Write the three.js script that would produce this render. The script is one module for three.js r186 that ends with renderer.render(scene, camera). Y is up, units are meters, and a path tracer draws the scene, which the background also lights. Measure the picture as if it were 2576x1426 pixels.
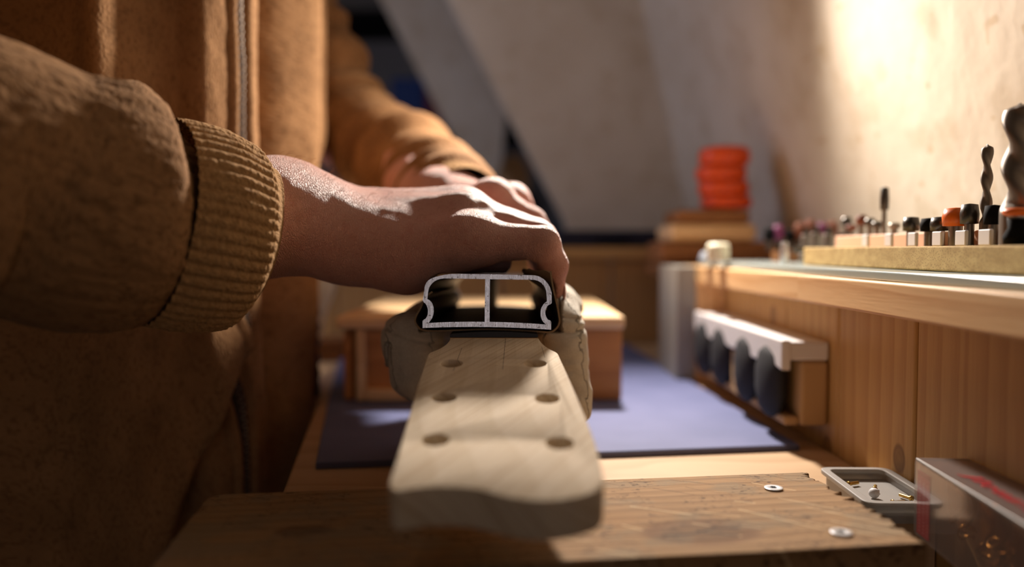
import * as THREE from 'three';
import { mergeGeometries, mergeVertices, toCreasedNormals } from 'three/addons/utils/BufferGeometryUtils.js';
import { RoundedBoxGeometry } from 'three/addons/geometries/RoundedBoxGeometry.js';
import { RectAreaLightUniformsLib } from 'three/addons/lights/RectAreaLightUniformsLib.js';

// ---------------------------------------------------------------- camera, exposure, lights
const EYE = 1.05, FOCAL = 2000, PITCH = Math.atan(83 / FOCAL);
const scene = new THREE.Scene();
scene.background = new THREE.Color(0x05060a);
const camera = new THREE.PerspectiveCamera(THREE.MathUtils.radToDeg(2 * Math.atan(713 / FOCAL)), 2576 / 1426, 0.02, 20);
camera.position.set(0, EYE, 0);
camera.rotation.x = -PITCH;
camera.focus = 0.402;
camera.userData.fStop = 2.6;
const renderer = new THREE.WebGLRenderer({ antialias: true });
renderer.toneMapping = THREE.LinearToneMapping;
renderer.toneMappingExposure = 1.0;
renderer.shadowMap.enabled = true;
RectAreaLightUniformsLib.init();

const LAMP_AT = new THREE.Vector3(0.11, EYE + 0.287, -0.82);          // bulb of the work lamp, just above the picture
const LAMP_TO = new THREE.Vector3(0.02, EYE - 0.08, -0.30);
const workLight = new THREE.SpotLight(0xfff1e4, 2.1, 0, THREE.MathUtils.degToRad(72), 0.85, 2);
workLight.name = 'work_lamp_light';
workLight.position.copy(LAMP_AT); workLight.target.position.copy(LAMP_TO);
workLight.castShadow = true; workLight.shadow.radius = 1.0; workLight.shadow.mapSize.set(2048, 2048);
scene.add(workLight, workLight.target);
const ceilingFill = new THREE.RectAreaLight(0xffecd8, 1.1, 0.6, 0.6);  // unseen panel added for ambient fill, placed by the soft shelf shadow
ceilingFill.name = 'ceiling_fill_light';
ceilingFill.position.set(-0.55, 2.355, -0.80); ceilingFill.lookAt(-0.55, 0, -0.80);
scene.add(ceilingFill);
const gableFill = new THREE.RectAreaLight(0xdce0ff, 2.8, 0.40, 0.80);  // added source, never seen: brightens the gable wall
gableFill.name = 'gable_fill_light';
gableFill.position.set(-0.93, EYE + 0.25, -1.0); gableFill.lookAt(0.1, EYE + 0.25, -1.42);
scene.add(gableFill);
const paneFill = new THREE.RectAreaLight(0xfaecf4, 1.7, 0.36, 0.18);  // unseen source added for the gleam on the beam end and soft fill
paneFill.name = 'pane_fill_light';
paneFill.position.set(-0.07, EYE - 0.06, 1.275); paneFill.lookAt(-0.07, EYE - 0.06, 0);
scene.add(paneFill);

// ---------------------------------------------------------------- helpers
const V = (x, y, z) => new THREE.Vector3(x, y, z);
/** the point that is seen at a pixel of the photograph, at a horizontal distance from the camera */
function at(px, py, D) {
  const dx = (px - 1288) / FOCAL, dy = (713 - py) / FOCAL, c = Math.cos(PITCH), s = Math.sin(PITCH);
  const y = dy * c - s, z = -dy * s - c, k = D / -z;
  return V(dx * k, EYE + y * k, -D);
}
const clamp = (x, a = 0, b = 1) => Math.min(b, Math.max(a, x));
const lerp = (a, b, t) => a + (b - a) * t;
const smooth = (a, b, x) => { const t = clamp((x - a) / (b - a)); return t * t * (3 - 2 * t); };
const bump = (x) => Math.exp(-x * x);
function rng(seed) { let s = seed >>> 0; return () => { s = (s + 0x6d2b79f5) | 0; let t = Math.imul(s ^ (s >>> 15), 1 | s); t = (t + Math.imul(t ^ (t >>> 7), 61 | t)) ^ t; return ((t ^ (t >>> 14)) >>> 0) / 4294967296; }; }
function hash(x, y, z = 0) { let h = Math.imul(x, 374761393) ^ Math.imul(y, 668265263) ^ Math.imul(z, 2147483647 - 1442695040); h = Math.imul(h ^ (h >>> 13), 1274126177); return ((h ^ (h >>> 16)) >>> 0) / 4294967296; }
/** value noise; with a period it tiles */
function noise2(x, y, px = 0, py = 0, seed = 0) {
  const x0 = Math.floor(x), y0 = Math.floor(y), fx = x - x0, fy = y - y0, u = fx * fx * (3 - 2 * fx), v = fy * fy * (3 - 2 * fy);
  const wx = (i) => px ? ((i % px) + px) % px : i, wy = (i) => py ? ((i % py) + py) % py : i;
  const a = hash(wx(x0), wy(y0), seed), b = hash(wx(x0 + 1), wy(y0), seed), c = hash(wx(x0), wy(y0 + 1), seed), d = hash(wx(x0 + 1), wy(y0 + 1), seed);
  return lerp(lerp(a, b, u), lerp(c, d, u), v);
}
function noise3(x, y, z, seed = 0) {
  const z0 = Math.floor(z), f = z - z0, w = f * f * (3 - 2 * f);
  return lerp(noise2(x, y, 0, 0, seed + z0 * 131), noise2(x, y, 0, 0, seed + (z0 + 1) * 131), w);
}
function fbm2(x, y, n = 4, px = 0, py = 0, seed = 0) { let a = 0.5, s = 0, t = 0; for (let i = 0; i < n; i++) { s += a * noise2(x, y, px, py, seed + i * 17); t += a; x *= 2; y *= 2; px *= 2; py *= 2; a *= 0.5; } return s / t; }
function worley(x, y, p, seed = 0) {                                   // distances to the nearest and second nearest cell points, period p
  const x0 = Math.floor(x), y0 = Math.floor(y); let a = 9, b = 9;
  for (let j = -1; j <= 1; j++) for (let i = -1; i <= 1; i++) {
    const cx = x0 + i, cy = y0 + j, hx = ((cx % p) + p) % p, hy = ((cy % p) + p) % p;
    const d = Math.hypot(cx + hash(hx, hy, seed) - x, cy + hash(hx, hy, seed + 5) - y);
    if (d < a) { b = a; a = d; } else if (d < b) b = d;
  }
  return [a, b];
}
/** fn(u, v) gives sRGB [r, g, b] 0..255, or one grey number 0..1 for bump and roughness; v runs up */
function tex(w, h, fn, { color = true, repeat = [1, 1] } = {}) {
  const d = new Uint8Array(w * h * 4);
  for (let j = 0; j < h; j++) for (let i = 0; i < w; i++) {
    const c = fn((i + 0.5) / w, (j + 0.5) / h), k = (j * w + i) * 4;
    if (typeof c === 'number') d[k] = d[k + 1] = d[k + 2] = clamp(c) * 255; else { d[k] = clamp(c[0], 0, 255); d[k + 1] = clamp(c[1], 0, 255); d[k + 2] = clamp(c[2], 0, 255); }
    d[k + 3] = 255;
  }
  const t = new THREE.DataTexture(d, w, h, THREE.RGBAFormat);
  t.wrapS = t.wrapT = THREE.RepeatWrapping; t.magFilter = THREE.LinearFilter; t.minFilter = THREE.LinearMipmapLinearFilter; t.generateMipmaps = true;
  if (color) t.colorSpace = THREE.SRGBColorSpace;
  t.repeat.set(...repeat); t.needsUpdate = true;
  return t;
}
const mix3 = (a, b, t) => [lerp(a[0], b[0], t), lerp(a[1], b[1], t), lerp(a[2], b[2], t)];
const std = (o) => new THREE.MeshStandardMaterial(o);
const phy = (o) => new THREE.MeshPhysicalMaterial(o);

const used = new Map();
function numbered(name) { const n = used.get(name) ?? 0; used.set(name, n + 1); return n ? `${name}_${String(n).padStart(3, '0')}` : name; }
function tag(o, label, category, group) { o.userData.label = label; o.userData.category = category; if (group) o.userData.group = group; return o; }
function thing(name, pos, label, category, group) { const g = new THREE.Group(); g.name = numbered(name); if (pos) g.position.copy(pos); scene.add(g); return tag(g, label, category, group); }
const worldOf = (o) => { const p = V(); for (; o && o !== scene; o = o.parent) p.add(o.position); return p; };
/** one mesh from geometry given in world metres; the origin of a thing is the middle of its base, that of a part is its parent's */
function mesh(name, geo, mat, parent = scene, label) {
  if (Array.isArray(geo)) geo = geo.length > 1 ? mergeGeometries(geo.map((g) => { g = g.index ? g.toNonIndexed() : g; if (!g.attributes.uv) g.setAttribute('uv', new THREE.BufferAttribute(new Float32Array(g.attributes.position.count * 2), 2)); return g; })) : geo[0];
  let o;
  if (parent === scene) { geo.computeBoundingBox(); const b = geo.boundingBox; o = V((b.min.x + b.max.x) / 2, b.min.y, (b.min.z + b.max.z) / 2); } else o = worldOf(parent);
  geo.translate(-o.x, -o.y, -o.z);
  const m = new THREE.Mesh(geo, mat);
  m.castShadow = m.receiveShadow = true;
  if (parent === scene) { m.name = numbered(name); m.position.copy(o); }
  else { const n = parent.children.filter((c) => c.name.replace(/_\d{3}$/, '') === name).length; m.name = n ? `${name}_${String(n).padStart(3, '0')}` : name; }
  if (label) m.userData.label = label;
  parent.add(m);
  return m;
}
function structure(name, geo, mat) { const m = mesh(name, geo, mat); m.userData.kind = 'structure'; return m; }
/** uv in metres, by the side each triangle faces; u runs along the grain axis */
function boxUV(geo, grain = 'x', off = [0, 0]) {
  const g = geo.index ? geo.toNonIndexed() : geo, p = g.attributes.position, uv = new Float32Array(p.count * 2), a = V(), b = V(), c = V(), n = V(), k = { x: 0, y: 1, z: 2 }[grain];
  for (let i = 0; i < p.count; i += 3) {
    a.fromBufferAttribute(p, i); b.fromBufferAttribute(p, i + 1); c.fromBufferAttribute(p, i + 2);
    n.crossVectors(b.clone().sub(a), c.clone().sub(a)); const m = [Math.abs(n.x), Math.abs(n.y), Math.abs(n.z)], f = m.indexOf(Math.max(...m));
    const rest = [0, 1, 2].filter((q) => q !== f); let [u, v] = rest; if (f !== k && v === k) [u, v] = [v, u];
    [a, b, c].forEach((q, j) => { const w = q.toArray(); uv[(i + j) * 2] = w[u] + off[0]; uv[(i + j) * 2 + 1] = w[v] + off[1] + (f === k ? 0 : w[f] * 0.37); });
  }
  g.setAttribute('uv', new THREE.BufferAttribute(uv, 2));
  return g;
}
const box = (w, h, d, r = 0.002, grain = 'x', off) => boxUV(new RoundedBoxGeometry(w, h, d, 2, Math.min(r, w / 2.1, h / 2.1, d / 2.1)), grain, off);
/** box between two corners: x, height above the eye and distance, in metres */
function boxAt(x0, x1, y0, y1, d0, d1, { r = 0.002, grain = 'x', off } = {}) {
  return box(Math.abs(x1 - x0), Math.abs(y1 - y0), Math.abs(d1 - d0), r, grain, off).translate((x0 + x1) / 2, EYE + (y0 + y1) / 2, -(d0 + d1) / 2);
}
const lathe = (pts, n = 40) => new THREE.LatheGeometry(pts.map(([r, y]) => new THREE.Vector2(r, y)), n);
function tube(points, r, n = 40, k = 8) { return new THREE.TubeGeometry(new THREE.CatmullRomCurve3(points), n, r, k); }

/** grid surface from fn(i, j) -> Vector3; closed in j when wrap is set */
function gridGeo(ni, nj, fn, uvfn, wrap = false, flip = false) {
  const pos = [], uv = [], idx = [];
  for (let i = 0; i <= ni; i++) for (let j = 0; j <= nj; j++) { const p = fn(i / ni, j / nj); pos.push(p.x, p.y, p.z); const t = uvfn(i / ni, j / nj); uv.push(t[0], t[1]); }
  for (let i = 0; i < ni; i++) for (let j = 0; j < nj; j++) { const a = i * (nj + 1) + j, b = a + 1, c = a + nj + 1, d = c + 1; flip ? idx.push(a, b, c, b, d, c) : idx.push(a, c, b, b, c, d); }
  const g = new THREE.BufferGeometry();
  g.setAttribute('position', new THREE.Float32BufferAttribute(pos, 3)); g.setAttribute('uv', new THREE.Float32BufferAttribute(uv, 2)); g.setIndex(idx);
  g.computeVertexNormals();
  if (wrap) { const n = g.attributes.normal; for (let i = 0; i <= ni; i++) { const a = i * (nj + 1), b = a + nj, v = V(n.getX(a) + n.getX(b), n.getY(a) + n.getY(b), n.getZ(a) + n.getZ(b)).normalize(); n.setXYZ(a, v.x, v.y, v.z); n.setXYZ(b, v.x, v.y, v.z); } }
  return g;
}
/** tube of cloth along a path; radius(t, angle, s) in metres; angle 0 points up (or along `up`) */
function loft(points, radius, nt, na, up = V(0, 1, 0), shift) {
  const curve = new THREE.CatmullRomCurve3(points, false, 'centripetal'), L = curve.getLength();
  return gridGeo(nt, na, (t, a) => {
    const p = curve.getPointAt(t), T = curve.getTangentAt(t), u = up.clone().sub(T.clone().multiplyScalar(up.dot(T))).normalize(), s = T.clone().cross(u), th = a * Math.PI * 2, r = radius(t, th, t * L);
    if (shift) p.add(shift(t, th));
    return p.add(u.multiplyScalar(Math.cos(th) * r)).add(s.multiplyScalar(Math.sin(th) * r));
  }, (t, a) => [t * L, a * Math.PI * 2 * 0.05], true, true);
}
/** surface of a distance field: one vertex per cell that the surface crosses (surface nets) */
function nets(sdf, lo, hi, cell, uvfn) {
  const n = [0, 1, 2].map((k) => Math.ceil((hi.getComponent(k) - lo.getComponent(k)) / cell) + 1), [nx, ny, nz] = n, val = new Float32Array(nx * ny * nz);
  for (let k = 0, q = 0; k < nz; k++) for (let j = 0; j < ny; j++) for (let i = 0; i < nx; i++, q++) val[q] = sdf(lo.x + i * cell, lo.y + j * cell, lo.z + k * cell);
  const ids = new Int32Array(nx * ny * nz).fill(-1), pos = [], nor = [], uv = [], idx = [], off = [0, 1, nx, nx + 1, nx * ny, nx * ny + 1, nx * ny + nx, nx * ny + nx + 1];
  for (let k = 0; k < nz - 1; k++) for (let j = 0; j < ny - 1; j++) for (let i = 0; i < nx - 1; i++) {
    const q = i + nx * (j + ny * k); let m = 0; for (let c = 0; c < 8; c++) if (val[q + off[c]] < 0) m |= 1 << c;
    if (m === 0 || m === 255) continue;
    let x = 0, y = 0, z = 0, w = 0;
    for (let a = 0; a < 8; a++) for (const ax of [1, 2, 4]) if (!(a & ax)) { const b = a | ax, va = val[q + off[a]], vb = val[q + off[b]]; if ((va < 0) !== (vb < 0)) { const t = va / (va - vb); x += (a & 1) + (ax === 1 ? t : 0); y += ((a >> 1) & 1) + (ax === 2 ? t : 0); z += ((a >> 2) & 1) + (ax === 4 ? t : 0); w++; } }
    const X = lo.x + (i + x / w) * cell, Y = lo.y + (j + y / w) * cell, Z = lo.z + (k + z / w) * cell, e = cell * 0.35;
    ids[q] = pos.length / 3; pos.push(X, Y, Z);
    const g = V(sdf(X + e, Y, Z) - sdf(X - e, Y, Z), sdf(X, Y + e, Z) - sdf(X, Y - e, Z), sdf(X, Y, Z + e) - sdf(X, Y, Z - e)).normalize(); nor.push(g.x, g.y, g.z);
    const t = uvfn ? uvfn(X, Y, Z, g) : [X, Y]; uv.push(t[0], t[1]);
  }
  const quad = (a, b, c, d, flip) => flip ? idx.push(a, c, b, b, c, d) : idx.push(a, b, c, b, d, c);
  for (let k = 1; k < nz - 1; k++) for (let j = 1; j < ny - 1; j++) for (let i = 1; i < nx - 1; i++) {
    const q = i + nx * (j + ny * k), s = val[q] < 0;
    if (s !== val[q + 1] < 0) quad(ids[q - nx - nx * ny], ids[q - nx * ny], ids[q - nx], ids[q], !s);
    if (s !== val[q + nx] < 0) quad(ids[q - 1 - nx * ny], ids[q - 1], ids[q - nx * ny], ids[q], !s);
    if (s !== val[q + nx * ny] < 0) quad(ids[q - 1 - nx], ids[q - nx], ids[q - 1], ids[q], !s);
  }
  const g = new THREE.BufferGeometry();
  g.setAttribute('position', new THREE.Float32BufferAttribute(pos, 3)); g.setAttribute('normal', new THREE.Float32BufferAttribute(nor, 3)); g.setAttribute('uv', new THREE.Float32BufferAttribute(uv, 2)); g.setIndex(idx);
  return g;
}
/** tapered capsule */
function cone(A, B, ra, rb = ra) {
  const ax = A.x, ay = A.y, az = A.z, bx = B.x - ax, by = B.y - ay, bz = B.z - az, ll = bx * bx + by * by + bz * bz || 1e-9;
  return (x, y, z) => { const px = x - ax, py = y - ay, pz = z - az, t = clamp((px * bx + py * by + pz * bz) / ll), dx = px - bx * t, dy = py - by * t, dz = pz - bz * t; return Math.sqrt(dx * dx + dy * dy + dz * dz) - (ra + (rb - ra) * t); };
}
const smin = (a, b, k) => { const h = Math.max(k - Math.abs(a - b), 0) / k; return Math.min(a, b) - h * h * k * 0.25; };
const blend = (list, k) => (x, y, z) => { let d = list[0](x, y, z); for (let i = 1; i < list.length; i++) d = smin(d, list[i](x, y, z), k); return d; };
const chain = (pts, rs, k = 0.004) => blend(pts.slice(1).map((p, i) => cone(pts[i], p, rs[i], rs[i + 1])), k);
function ellipsoid(c, rx, ry, rz) { return (x, y, z) => { const a = (x - c.x) / rx, b = (y - c.y) / ry, d = (z - c.z) / rz, k = Math.sqrt(a * a + b * b + d * d); return (k - 1) * Math.min(rx, ry, rz); }; }

// ---------------------------------------------------------------- materials
/** softwood or hardwood, u along the grain; size in metres */
function woodTextures(w, h, L, H, { light, dark, rings, seed = 0, sharp = 2, knots = [], fleck = 0.25, warp = 0.35, marks }) {
  const hgt = (u, v) => {
    const x = u * L, y = v * H; let y2 = y, k = 0, rim = 0;
    for (const [kx, ky, kr, ks] of knots) {                            // grain flows round each knot
      const dx = (x - kx) / (kr * ks), dy = (y - ky) / kr, d = Math.hypot(dx, dy);
      y2 += Math.sign(dy || 1) * kr * 0.75 * Math.exp(-d * d * 0.35) * (d > 0.001 ? 1 : 0) * Math.exp(-Math.abs(dy) * 0.3) * -0.6;
      k = Math.max(k, smooth(1.0, 0.82, d)); rim = Math.max(rim, smooth(1.5, 1.1, d) * smooth(0.8, 1.0, d));
    }
    const t = y2 * rings + warp * (fbm2(x * 5, y2 * 14, 3, 0, 0, seed) - 0.5) * 6 + warp * noise2(x * 1.3, y2 * 3, 0, 0, seed + 3) * 5, s = t - Math.floor(t);
    const late = Math.pow(s, sharp) * smooth(1, 0.9, s), fine = fbm2(x * 60, y * 1800, 2, 0, 0, seed + 9);
    return [late, fine, k, rim, x, y];
  };
  const color = tex(w, h, (u, v) => {
    const [late, fine, k, rim, x, y] = hgt(u, v); let c = mix3(light, dark, clamp(late * 0.75 + (fine - 0.5) * fleck + (fbm2(x * 9, y * 30, 3, 0, 0, seed + 21) - 0.5) * 0.35));
    c = mix3(c, mix3(dark, [70, 48, 30], 0.35), k * (0.55 + 0.35 * noise2(x * 300, y * 300, 0, 0, seed))); c = mix3(c, [96, 62, 34], rim * 0.55);
    return marks ? marks(c, x, y) : c;
  });
  const bumpT = tex(w, h, (u, v) => { const [late, fine, k, rim] = hgt(u, v); return 0.5 + late * 0.22 + (fine - 0.5) * 0.4 - rim * 0.2 - k * 0.05; }, { color: false });
  for (const t of [color, bumpT]) t.repeat.set(1 / L, 1 / H);
  return { map: color, bumpMap: bumpT };
}
const scratch = (list, dx, dy) => { let d = 9; for (const [x0, y0, x1, y1, w] of list) { const ex = x1 - x0, ey = y1 - y0, t = clamp(((dx - x0) * ex + (dy - y0) * ey) / (ex * ex + ey * ey)); d = Math.min(d, Math.hypot(dx - x0 - ex * t, dy - y0 - ey * t) / w); } return d; };

const M = {};
// rough sawn board at the bench edge (0.32 x 0.12)
{
  const r = rng(4), scr = [], pale = [];
  for (let i = 0; i < 150; i++) { const x = r() * 0.4, y = r() * 0.14, l = 0.004 + r() * 0.018, a = -0.9 + r() * 0.35; scr.push([x, y, x + Math.cos(a) * l, y + Math.sin(a) * l, 0.00016 + r() * 0.00016]); }
  for (let i = 0; i < 26; i++) { const x = 0.16 + r() * 0.2, y = r() * 0.1, l = 0.006 + r() * 0.03, a = -0.85 + r() * 0.4; pale.push([x, y, x + Math.cos(a) * l, y + Math.sin(a) * l, 0.0003 + r() * 0.0004]); }
  pale.push([0.262, 0.058, 0.292, 0.022, 0.0006]);
  const grid = 24, cellX = 0.4 / grid, cellY = 0.14 / grid, bins = Array.from({ length: grid * grid }, () => [[], []]);
  [scr, pale].forEach((list, w) => list.forEach((s) => { for (let j = 0; j < grid; j++) for (let i = 0; i < grid; i++) { const cx = (i + 0.5) * cellX, cy = (j + 0.5) * cellY; if (scratch([[s[0], s[1], s[2], s[3], 1]], cx, cy) < 0.012) bins[j * grid + i][w].push(s); } }));
  const bin = (x, y) => bins[clamp(Math.floor(y / cellY), 0, grid - 1) * grid + clamp(Math.floor(x / cellX), 0, grid - 1)];
  const t = woodTextures(1536, 512, 0.4, 0.14, { light: [158, 124, 84], dark: [120, 88, 54], rings: 120, seed: 11, sharp: 2.2, fleck: 0.45, warp: 0.28, knots: [[0.236, 0.034, 0.011, 1.7], [0.078, 0.055, 0.0045, 2.0]],
    marks: (c, x, y) => {
      const [s, p] = bin(x, y); let o = c;
      o = mix3(o, [150, 104, 52], smooth(0.035, 0.0, Math.hypot((x - 0.172) * 0.5, (y - 0.052) * 1.6)) * 0.5 * (0.5 + noise2(x * 900, y * 900)));
      o = mix3(o, [120, 112, 96], 0.34 * smooth(0.46, 0.66, fbm2(x * 55, y * 80, 4, 0, 0, 71)) * (0.6 + 0.8 * noise2(x * 1400, y * 1400, 0, 0, 4)));
      const pits = noise2(x * 420, y * 1500, 0, 0, 88); if (pits > 0.8 && noise2(x * 90, y * 70, 0, 0, 31) > 0.5) o = mix3(o, [66, 42, 22], 0.65);
      if (s.length && scratch(s, x, y) < 1) o = mix3(o, [80, 54, 30], 0.5);
      if (p.length && scratch(p, x, y) < 1) o = mix3(o, [226, 204, 164], 0.5);
      const kx = (x - 0.236) / 0.0187, ky = (y - 0.034) / 0.011; if (Math.hypot(kx, ky) < 0.9 && (Math.abs(ky - 0.3 * kx - 0.1 * Math.sin(kx * 5)) < 0.05 || (kx > -0.1 && Math.abs(ky + 0.9 * kx) < 0.06))) o = [44, 30, 20];
      return o;
    } });
  M.board = std({ ...t, roughness: 0.86, bumpScale: 0.0009 });
}
M.bench = std({ ...woodTextures(1024, 512, 1.2, 0.5, { light: [192, 160, 122], dark: [168, 134, 94], rings: 34, seed: 23, sharp: 2, warp: 0.5, fleck: 0.3 }), roughness: 0.62, bumpScale: 0.0002 });
M.plank = std({ ...woodTextures(1024, 512, 0.8, 0.2, { light: [198, 160, 104], dark: [172, 130, 76], rings: 70, seed: 37, sharp: 1.3, warp: 0.14, fleck: 0.45, knots: [[0.12, 0.05, 0.005, 1.2], [0.3, 0.14, 0.004, 1.2], [0.47, 0.06, 0.006, 1.25], [0.66, 0.12, 0.0045, 1.3]] }), roughness: 0.6, bumpScale: 0.0002 });
M.darkPlank = M.plank;
M.pine = std({ ...woodTextures(1024, 256, 0.9, 0.15, { light: [232, 190, 138], dark: [200, 146, 92], rings: 80, seed: 51, sharp: 2, warp: 0.3, fleck: 0.3 }), roughness: 0.55, bumpScale: 0.00015 });
M.boxWood = std({ ...woodTextures(512, 512, 0.4, 0.3, { light: [198, 138, 78], dark: [160, 100, 50], rings: 40, seed: 61, sharp: 1.6, warp: 0.4, fleck: 0.35 }), roughness: 0.6, bumpScale: 0.0002 });
M.boxLight = std({ ...woodTextures(512, 256, 0.4, 0.2, { light: [234, 202, 156], dark: [206, 164, 112], rings: 60, seed: 67, sharp: 1.6, warp: 0.35, fleck: 0.3 }), roughness: 0.55, bumpScale: 0.0002 });
M.walnut = std({ ...woodTextures(512, 256, 0.3, 0.1, { light: [150, 100, 52], dark: [104, 62, 28], rings: 60, seed: 71, sharp: 1.6, warp: 0.4 }), roughness: 0.6, bumpScale: 0.0002 });
// maple headstock: u along the neck, v across (0.2 x 0.1), with the luthier's pencil lines
{
  const lines = [[0.004, 0.048, 0.05, 0.047, 0.00016], [0.02, 0.0265, 0.052, 0.0245, 0.00014], [0.018, 0.066, 0.034, 0.067, 0.00012], [0.012, 0.047, 0.006, 0.0525, 0.0001]];
  const t = woodTextures(1536, 768, 0.2, 0.1, { light: [218, 202, 178], dark: [206, 188, 160], rings: 60, seed: 83, sharp: 1.2, fleck: 0.5, warp: 0.6, marks: (c, x, y) => { const q = x * 0.6 + y, p = x - y * 0.55, k = fbm2(q * 900, p * 14, 2, 0, 0, 61); return scratch(lines, x, y) < 1 ? mix3(c, [90, 78, 66], 0.6) : mix3(mix3(c, [178, 152, 120], smooth(0.55, 0.8, k) * 0.4), [222, 210, 190], smooth(0.42, 0.2, k) * 0.4); } });
  t.bumpMap = tex(1536, 768, (u, v) => { const x = u * 0.2, y = v * 0.1, q = x * 0.6 + y * 1.0, p = x - y * 0.55; return 0.5 + 0.5 * (fbm2(q * 2400, p * 36, 2, 0, 0, 19) - 0.5) * smooth(0.35, 0.7, fbm2(x * 22, y * 30, 2, 0, 0, 40)) + 0.25 * (noise2(x * 70, y * 2600, 0, 0, 5) - 0.5); }, { color: false });
  t.bumpMap.repeat.set(5, 10);
  M.maple = phy({ ...t, roughness: 0.78, bumpScale: 0.00012, specularIntensity: 0.3 });
}
M.ebony = phy({ color: 0x15161c, roughness: 0.5 });
{ // plaster of the sloping wall, metres
  const t = tex(1024, 1024, (u, v) => { const n = fbm2(u * 6, v * 6, 5, 6, 6, 3), s = fbm2(u * 16, v * 16, 4, 16, 16, 8), p = noise2(u * 40, v * 40, 40, 40, 6); let c = mix3([190, 176, 156], [208, 197, 180], n); c = mix3(c, [160, 138, 108], smooth(0.56, 0.78, s) * 0.25); return mix3(c, [160, 132, 96], smooth(0.9, 0.97, p) * 0.4); });
  const b = tex(512, 512, (u, v) => fbm2(u * 24, v * 24, 4, 24, 24, 5), { color: false });
  t.repeat.set(2.2, 2.2); b.repeat.set(2, 2);
  M.plaster = std({ map: t, bumpMap: b, bumpScale: 0.0014, roughness: 0.95 });
  M.greyWall = std({ map: t, bumpMap: b, bumpScale: 0.001, roughness: 0.95 });
}
M.whiteWall = std({ color: 0xe2e4e6, roughness: 0.9 });
M.darkWall = std({ color: 0x8a8682, roughness: 0.95 });
M.greyPaint = std({ color: 0x9a978f, roughness: 0.6 });
{ // blue cutting mat
  const t = tex(512, 512, (u, v) => mix3([82, 90, 130], [100, 106, 146], fbm2(u * 10, v * 10, 4, 10, 10, 2)));
  t.repeat.set(3, 3);
  M.mat = std({ map: t, roughness: 0.7 });
}
// aluminium
{
  const b = tex(512, 512, (u, v) => 0.5 + 0.5 * (fbm2(u * 120, v * 6, 3, 120, 6, 4) - 0.5) + 0.25 * (noise2(u * 200, v * 200, 200, 200, 6) - 0.5), { color: false });
  b.repeat.set(30, 30);
  M.aluShaded = phy({ color: 0x4a4a4c, metalness: 0.7, roughness: 0.55, bumpMap: b, bumpScale: 0.0001 });  // dark colour carries the shade of the hollow inside
  const c = tex(512, 512, (u, v) => { const s = fbm2(u * 40, v * 40, 3, 40, 40, 9), n = noise2(u * 160, v * 22, 160, 22, 3); return mix3(mix3([206, 208, 210], [240, 241, 242], n), [120, 116, 110], smooth(0.7, 0.8, s) * 0.7); });
  c.repeat.set(20, 20);
  M.aluCut = phy({ map: c, metalness: 0.85, roughness: 0.26, bumpMap: b, bumpScale: 0.0001 });
}
M.steel = phy({ color: 0x8c867e, metalness: 0.9, roughness: 0.4 });
M.drill = phy({ color: 0x7a7066, metalness: 0.75, roughness: 0.48 });
M.darkSteel = phy({ color: 0x55524e, metalness: 0.9, roughness: 0.38 });
M.zinc = phy({ color: 0xd4d8dc, metalness: 0.8, roughness: 0.35 });
M.brass = phy({ color: 0xd8b060, metalness: 0.9, roughness: 0.28 });
M.goldPlastic = std({ color: 0xd09a44, roughness: 0.6 });
M.black = phy({ color: 0x08080a, roughness: 0.8, specularIntensity: 0.3 });
M.blackGloss = phy({ color: 0x101116, roughness: 0.35 });
M.blackRubber = std({ color: 0x1a1b20, roughness: 0.8 });
M.white = std({ color: 0xdcdadb, roughness: 0.5 });
M.cream = std({ color: 0xd9d5bb, roughness: 0.5 });
M.creamPlastic = phy({ color: 0xe2dcd2, roughness: 0.45 });
M.orange = phy({ color: 0xd84c0e, roughness: 0.42 });
M.orangePlastic = phy({ color: 0xe86a10, roughness: 0.4 });
M.red = std({ color: 0xb01420, roughness: 0.5 });
M.purple = std({ color: 0x6a2152, roughness: 0.6 });
M.rust = std({ color: 0x6e3a22, roughness: 0.7 });
M.tan = std({ color: 0xb8966a, roughness: 0.8 });
M.pink = std({ color: 0xdcae90, roughness: 0.65 });
M.blueBook = std({ color: 0x1c3c78, roughness: 0.7 }); M.redBook = std({ color: 0x7c3038, roughness: 0.7 }); M.greyBook = std({ color: 0x9a9a9c, roughness: 0.8 }); M.brownBook = std({ color: 0x86644a, roughness: 0.8 }); M.navy = std({ color: 0x161b33, roughness: 0.8 });
{ // particle board of the bit holder
  const t = tex(512, 512, (u, v) => { const [a] = worley(u * 60, v * 60, 60, 2), n = fbm2(u * 20, v * 20, 3, 20, 20, 4); return mix3(mix3([168, 136, 78], [214, 186, 124], n), [120, 96, 56], smooth(0.25, 0.05, a) * 0.7); });
  t.repeat.set(10, 10);
  M.chip = std({ map: t, roughness: 0.85 });
}
{ // unbleached linen
  const wv = tex(512, 512, (u, v) => { const x = u * 64, y = v * 64, k = Math.floor(x) + Math.floor(y), a = Math.sin((x % 1) * Math.PI), b = Math.sin((y % 1) * Math.PI); return 0.2 + 0.6 * (k & 1 ? a * (0.5 + 0.5 * b) : b * (0.5 + 0.5 * a)) * (0.75 + 0.5 * noise2(x * 0.7, y * 0.7, 45, 45, 2)); }, { color: false });
  const cl = tex(512, 512, (u, v) => { const n = fbm2(u * 12, v * 12, 4, 12, 12, 6), f = noise2(u * 64, v * 64, 64, 64, 3); return mix3([204, 198, 184], [228, 224, 212], n * 0.6 + f * 0.4); });
  wv.repeat.set(18, 18); cl.repeat.set(18, 18);
  M.linen = phy({ map: cl, bumpMap: wv, bumpScale: 0.0008, roughness: 0.95, sheen: 0.4, sheenColor: new THREE.Color(0xe8e0d0), sheenRoughness: 0.6 });
}
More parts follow.
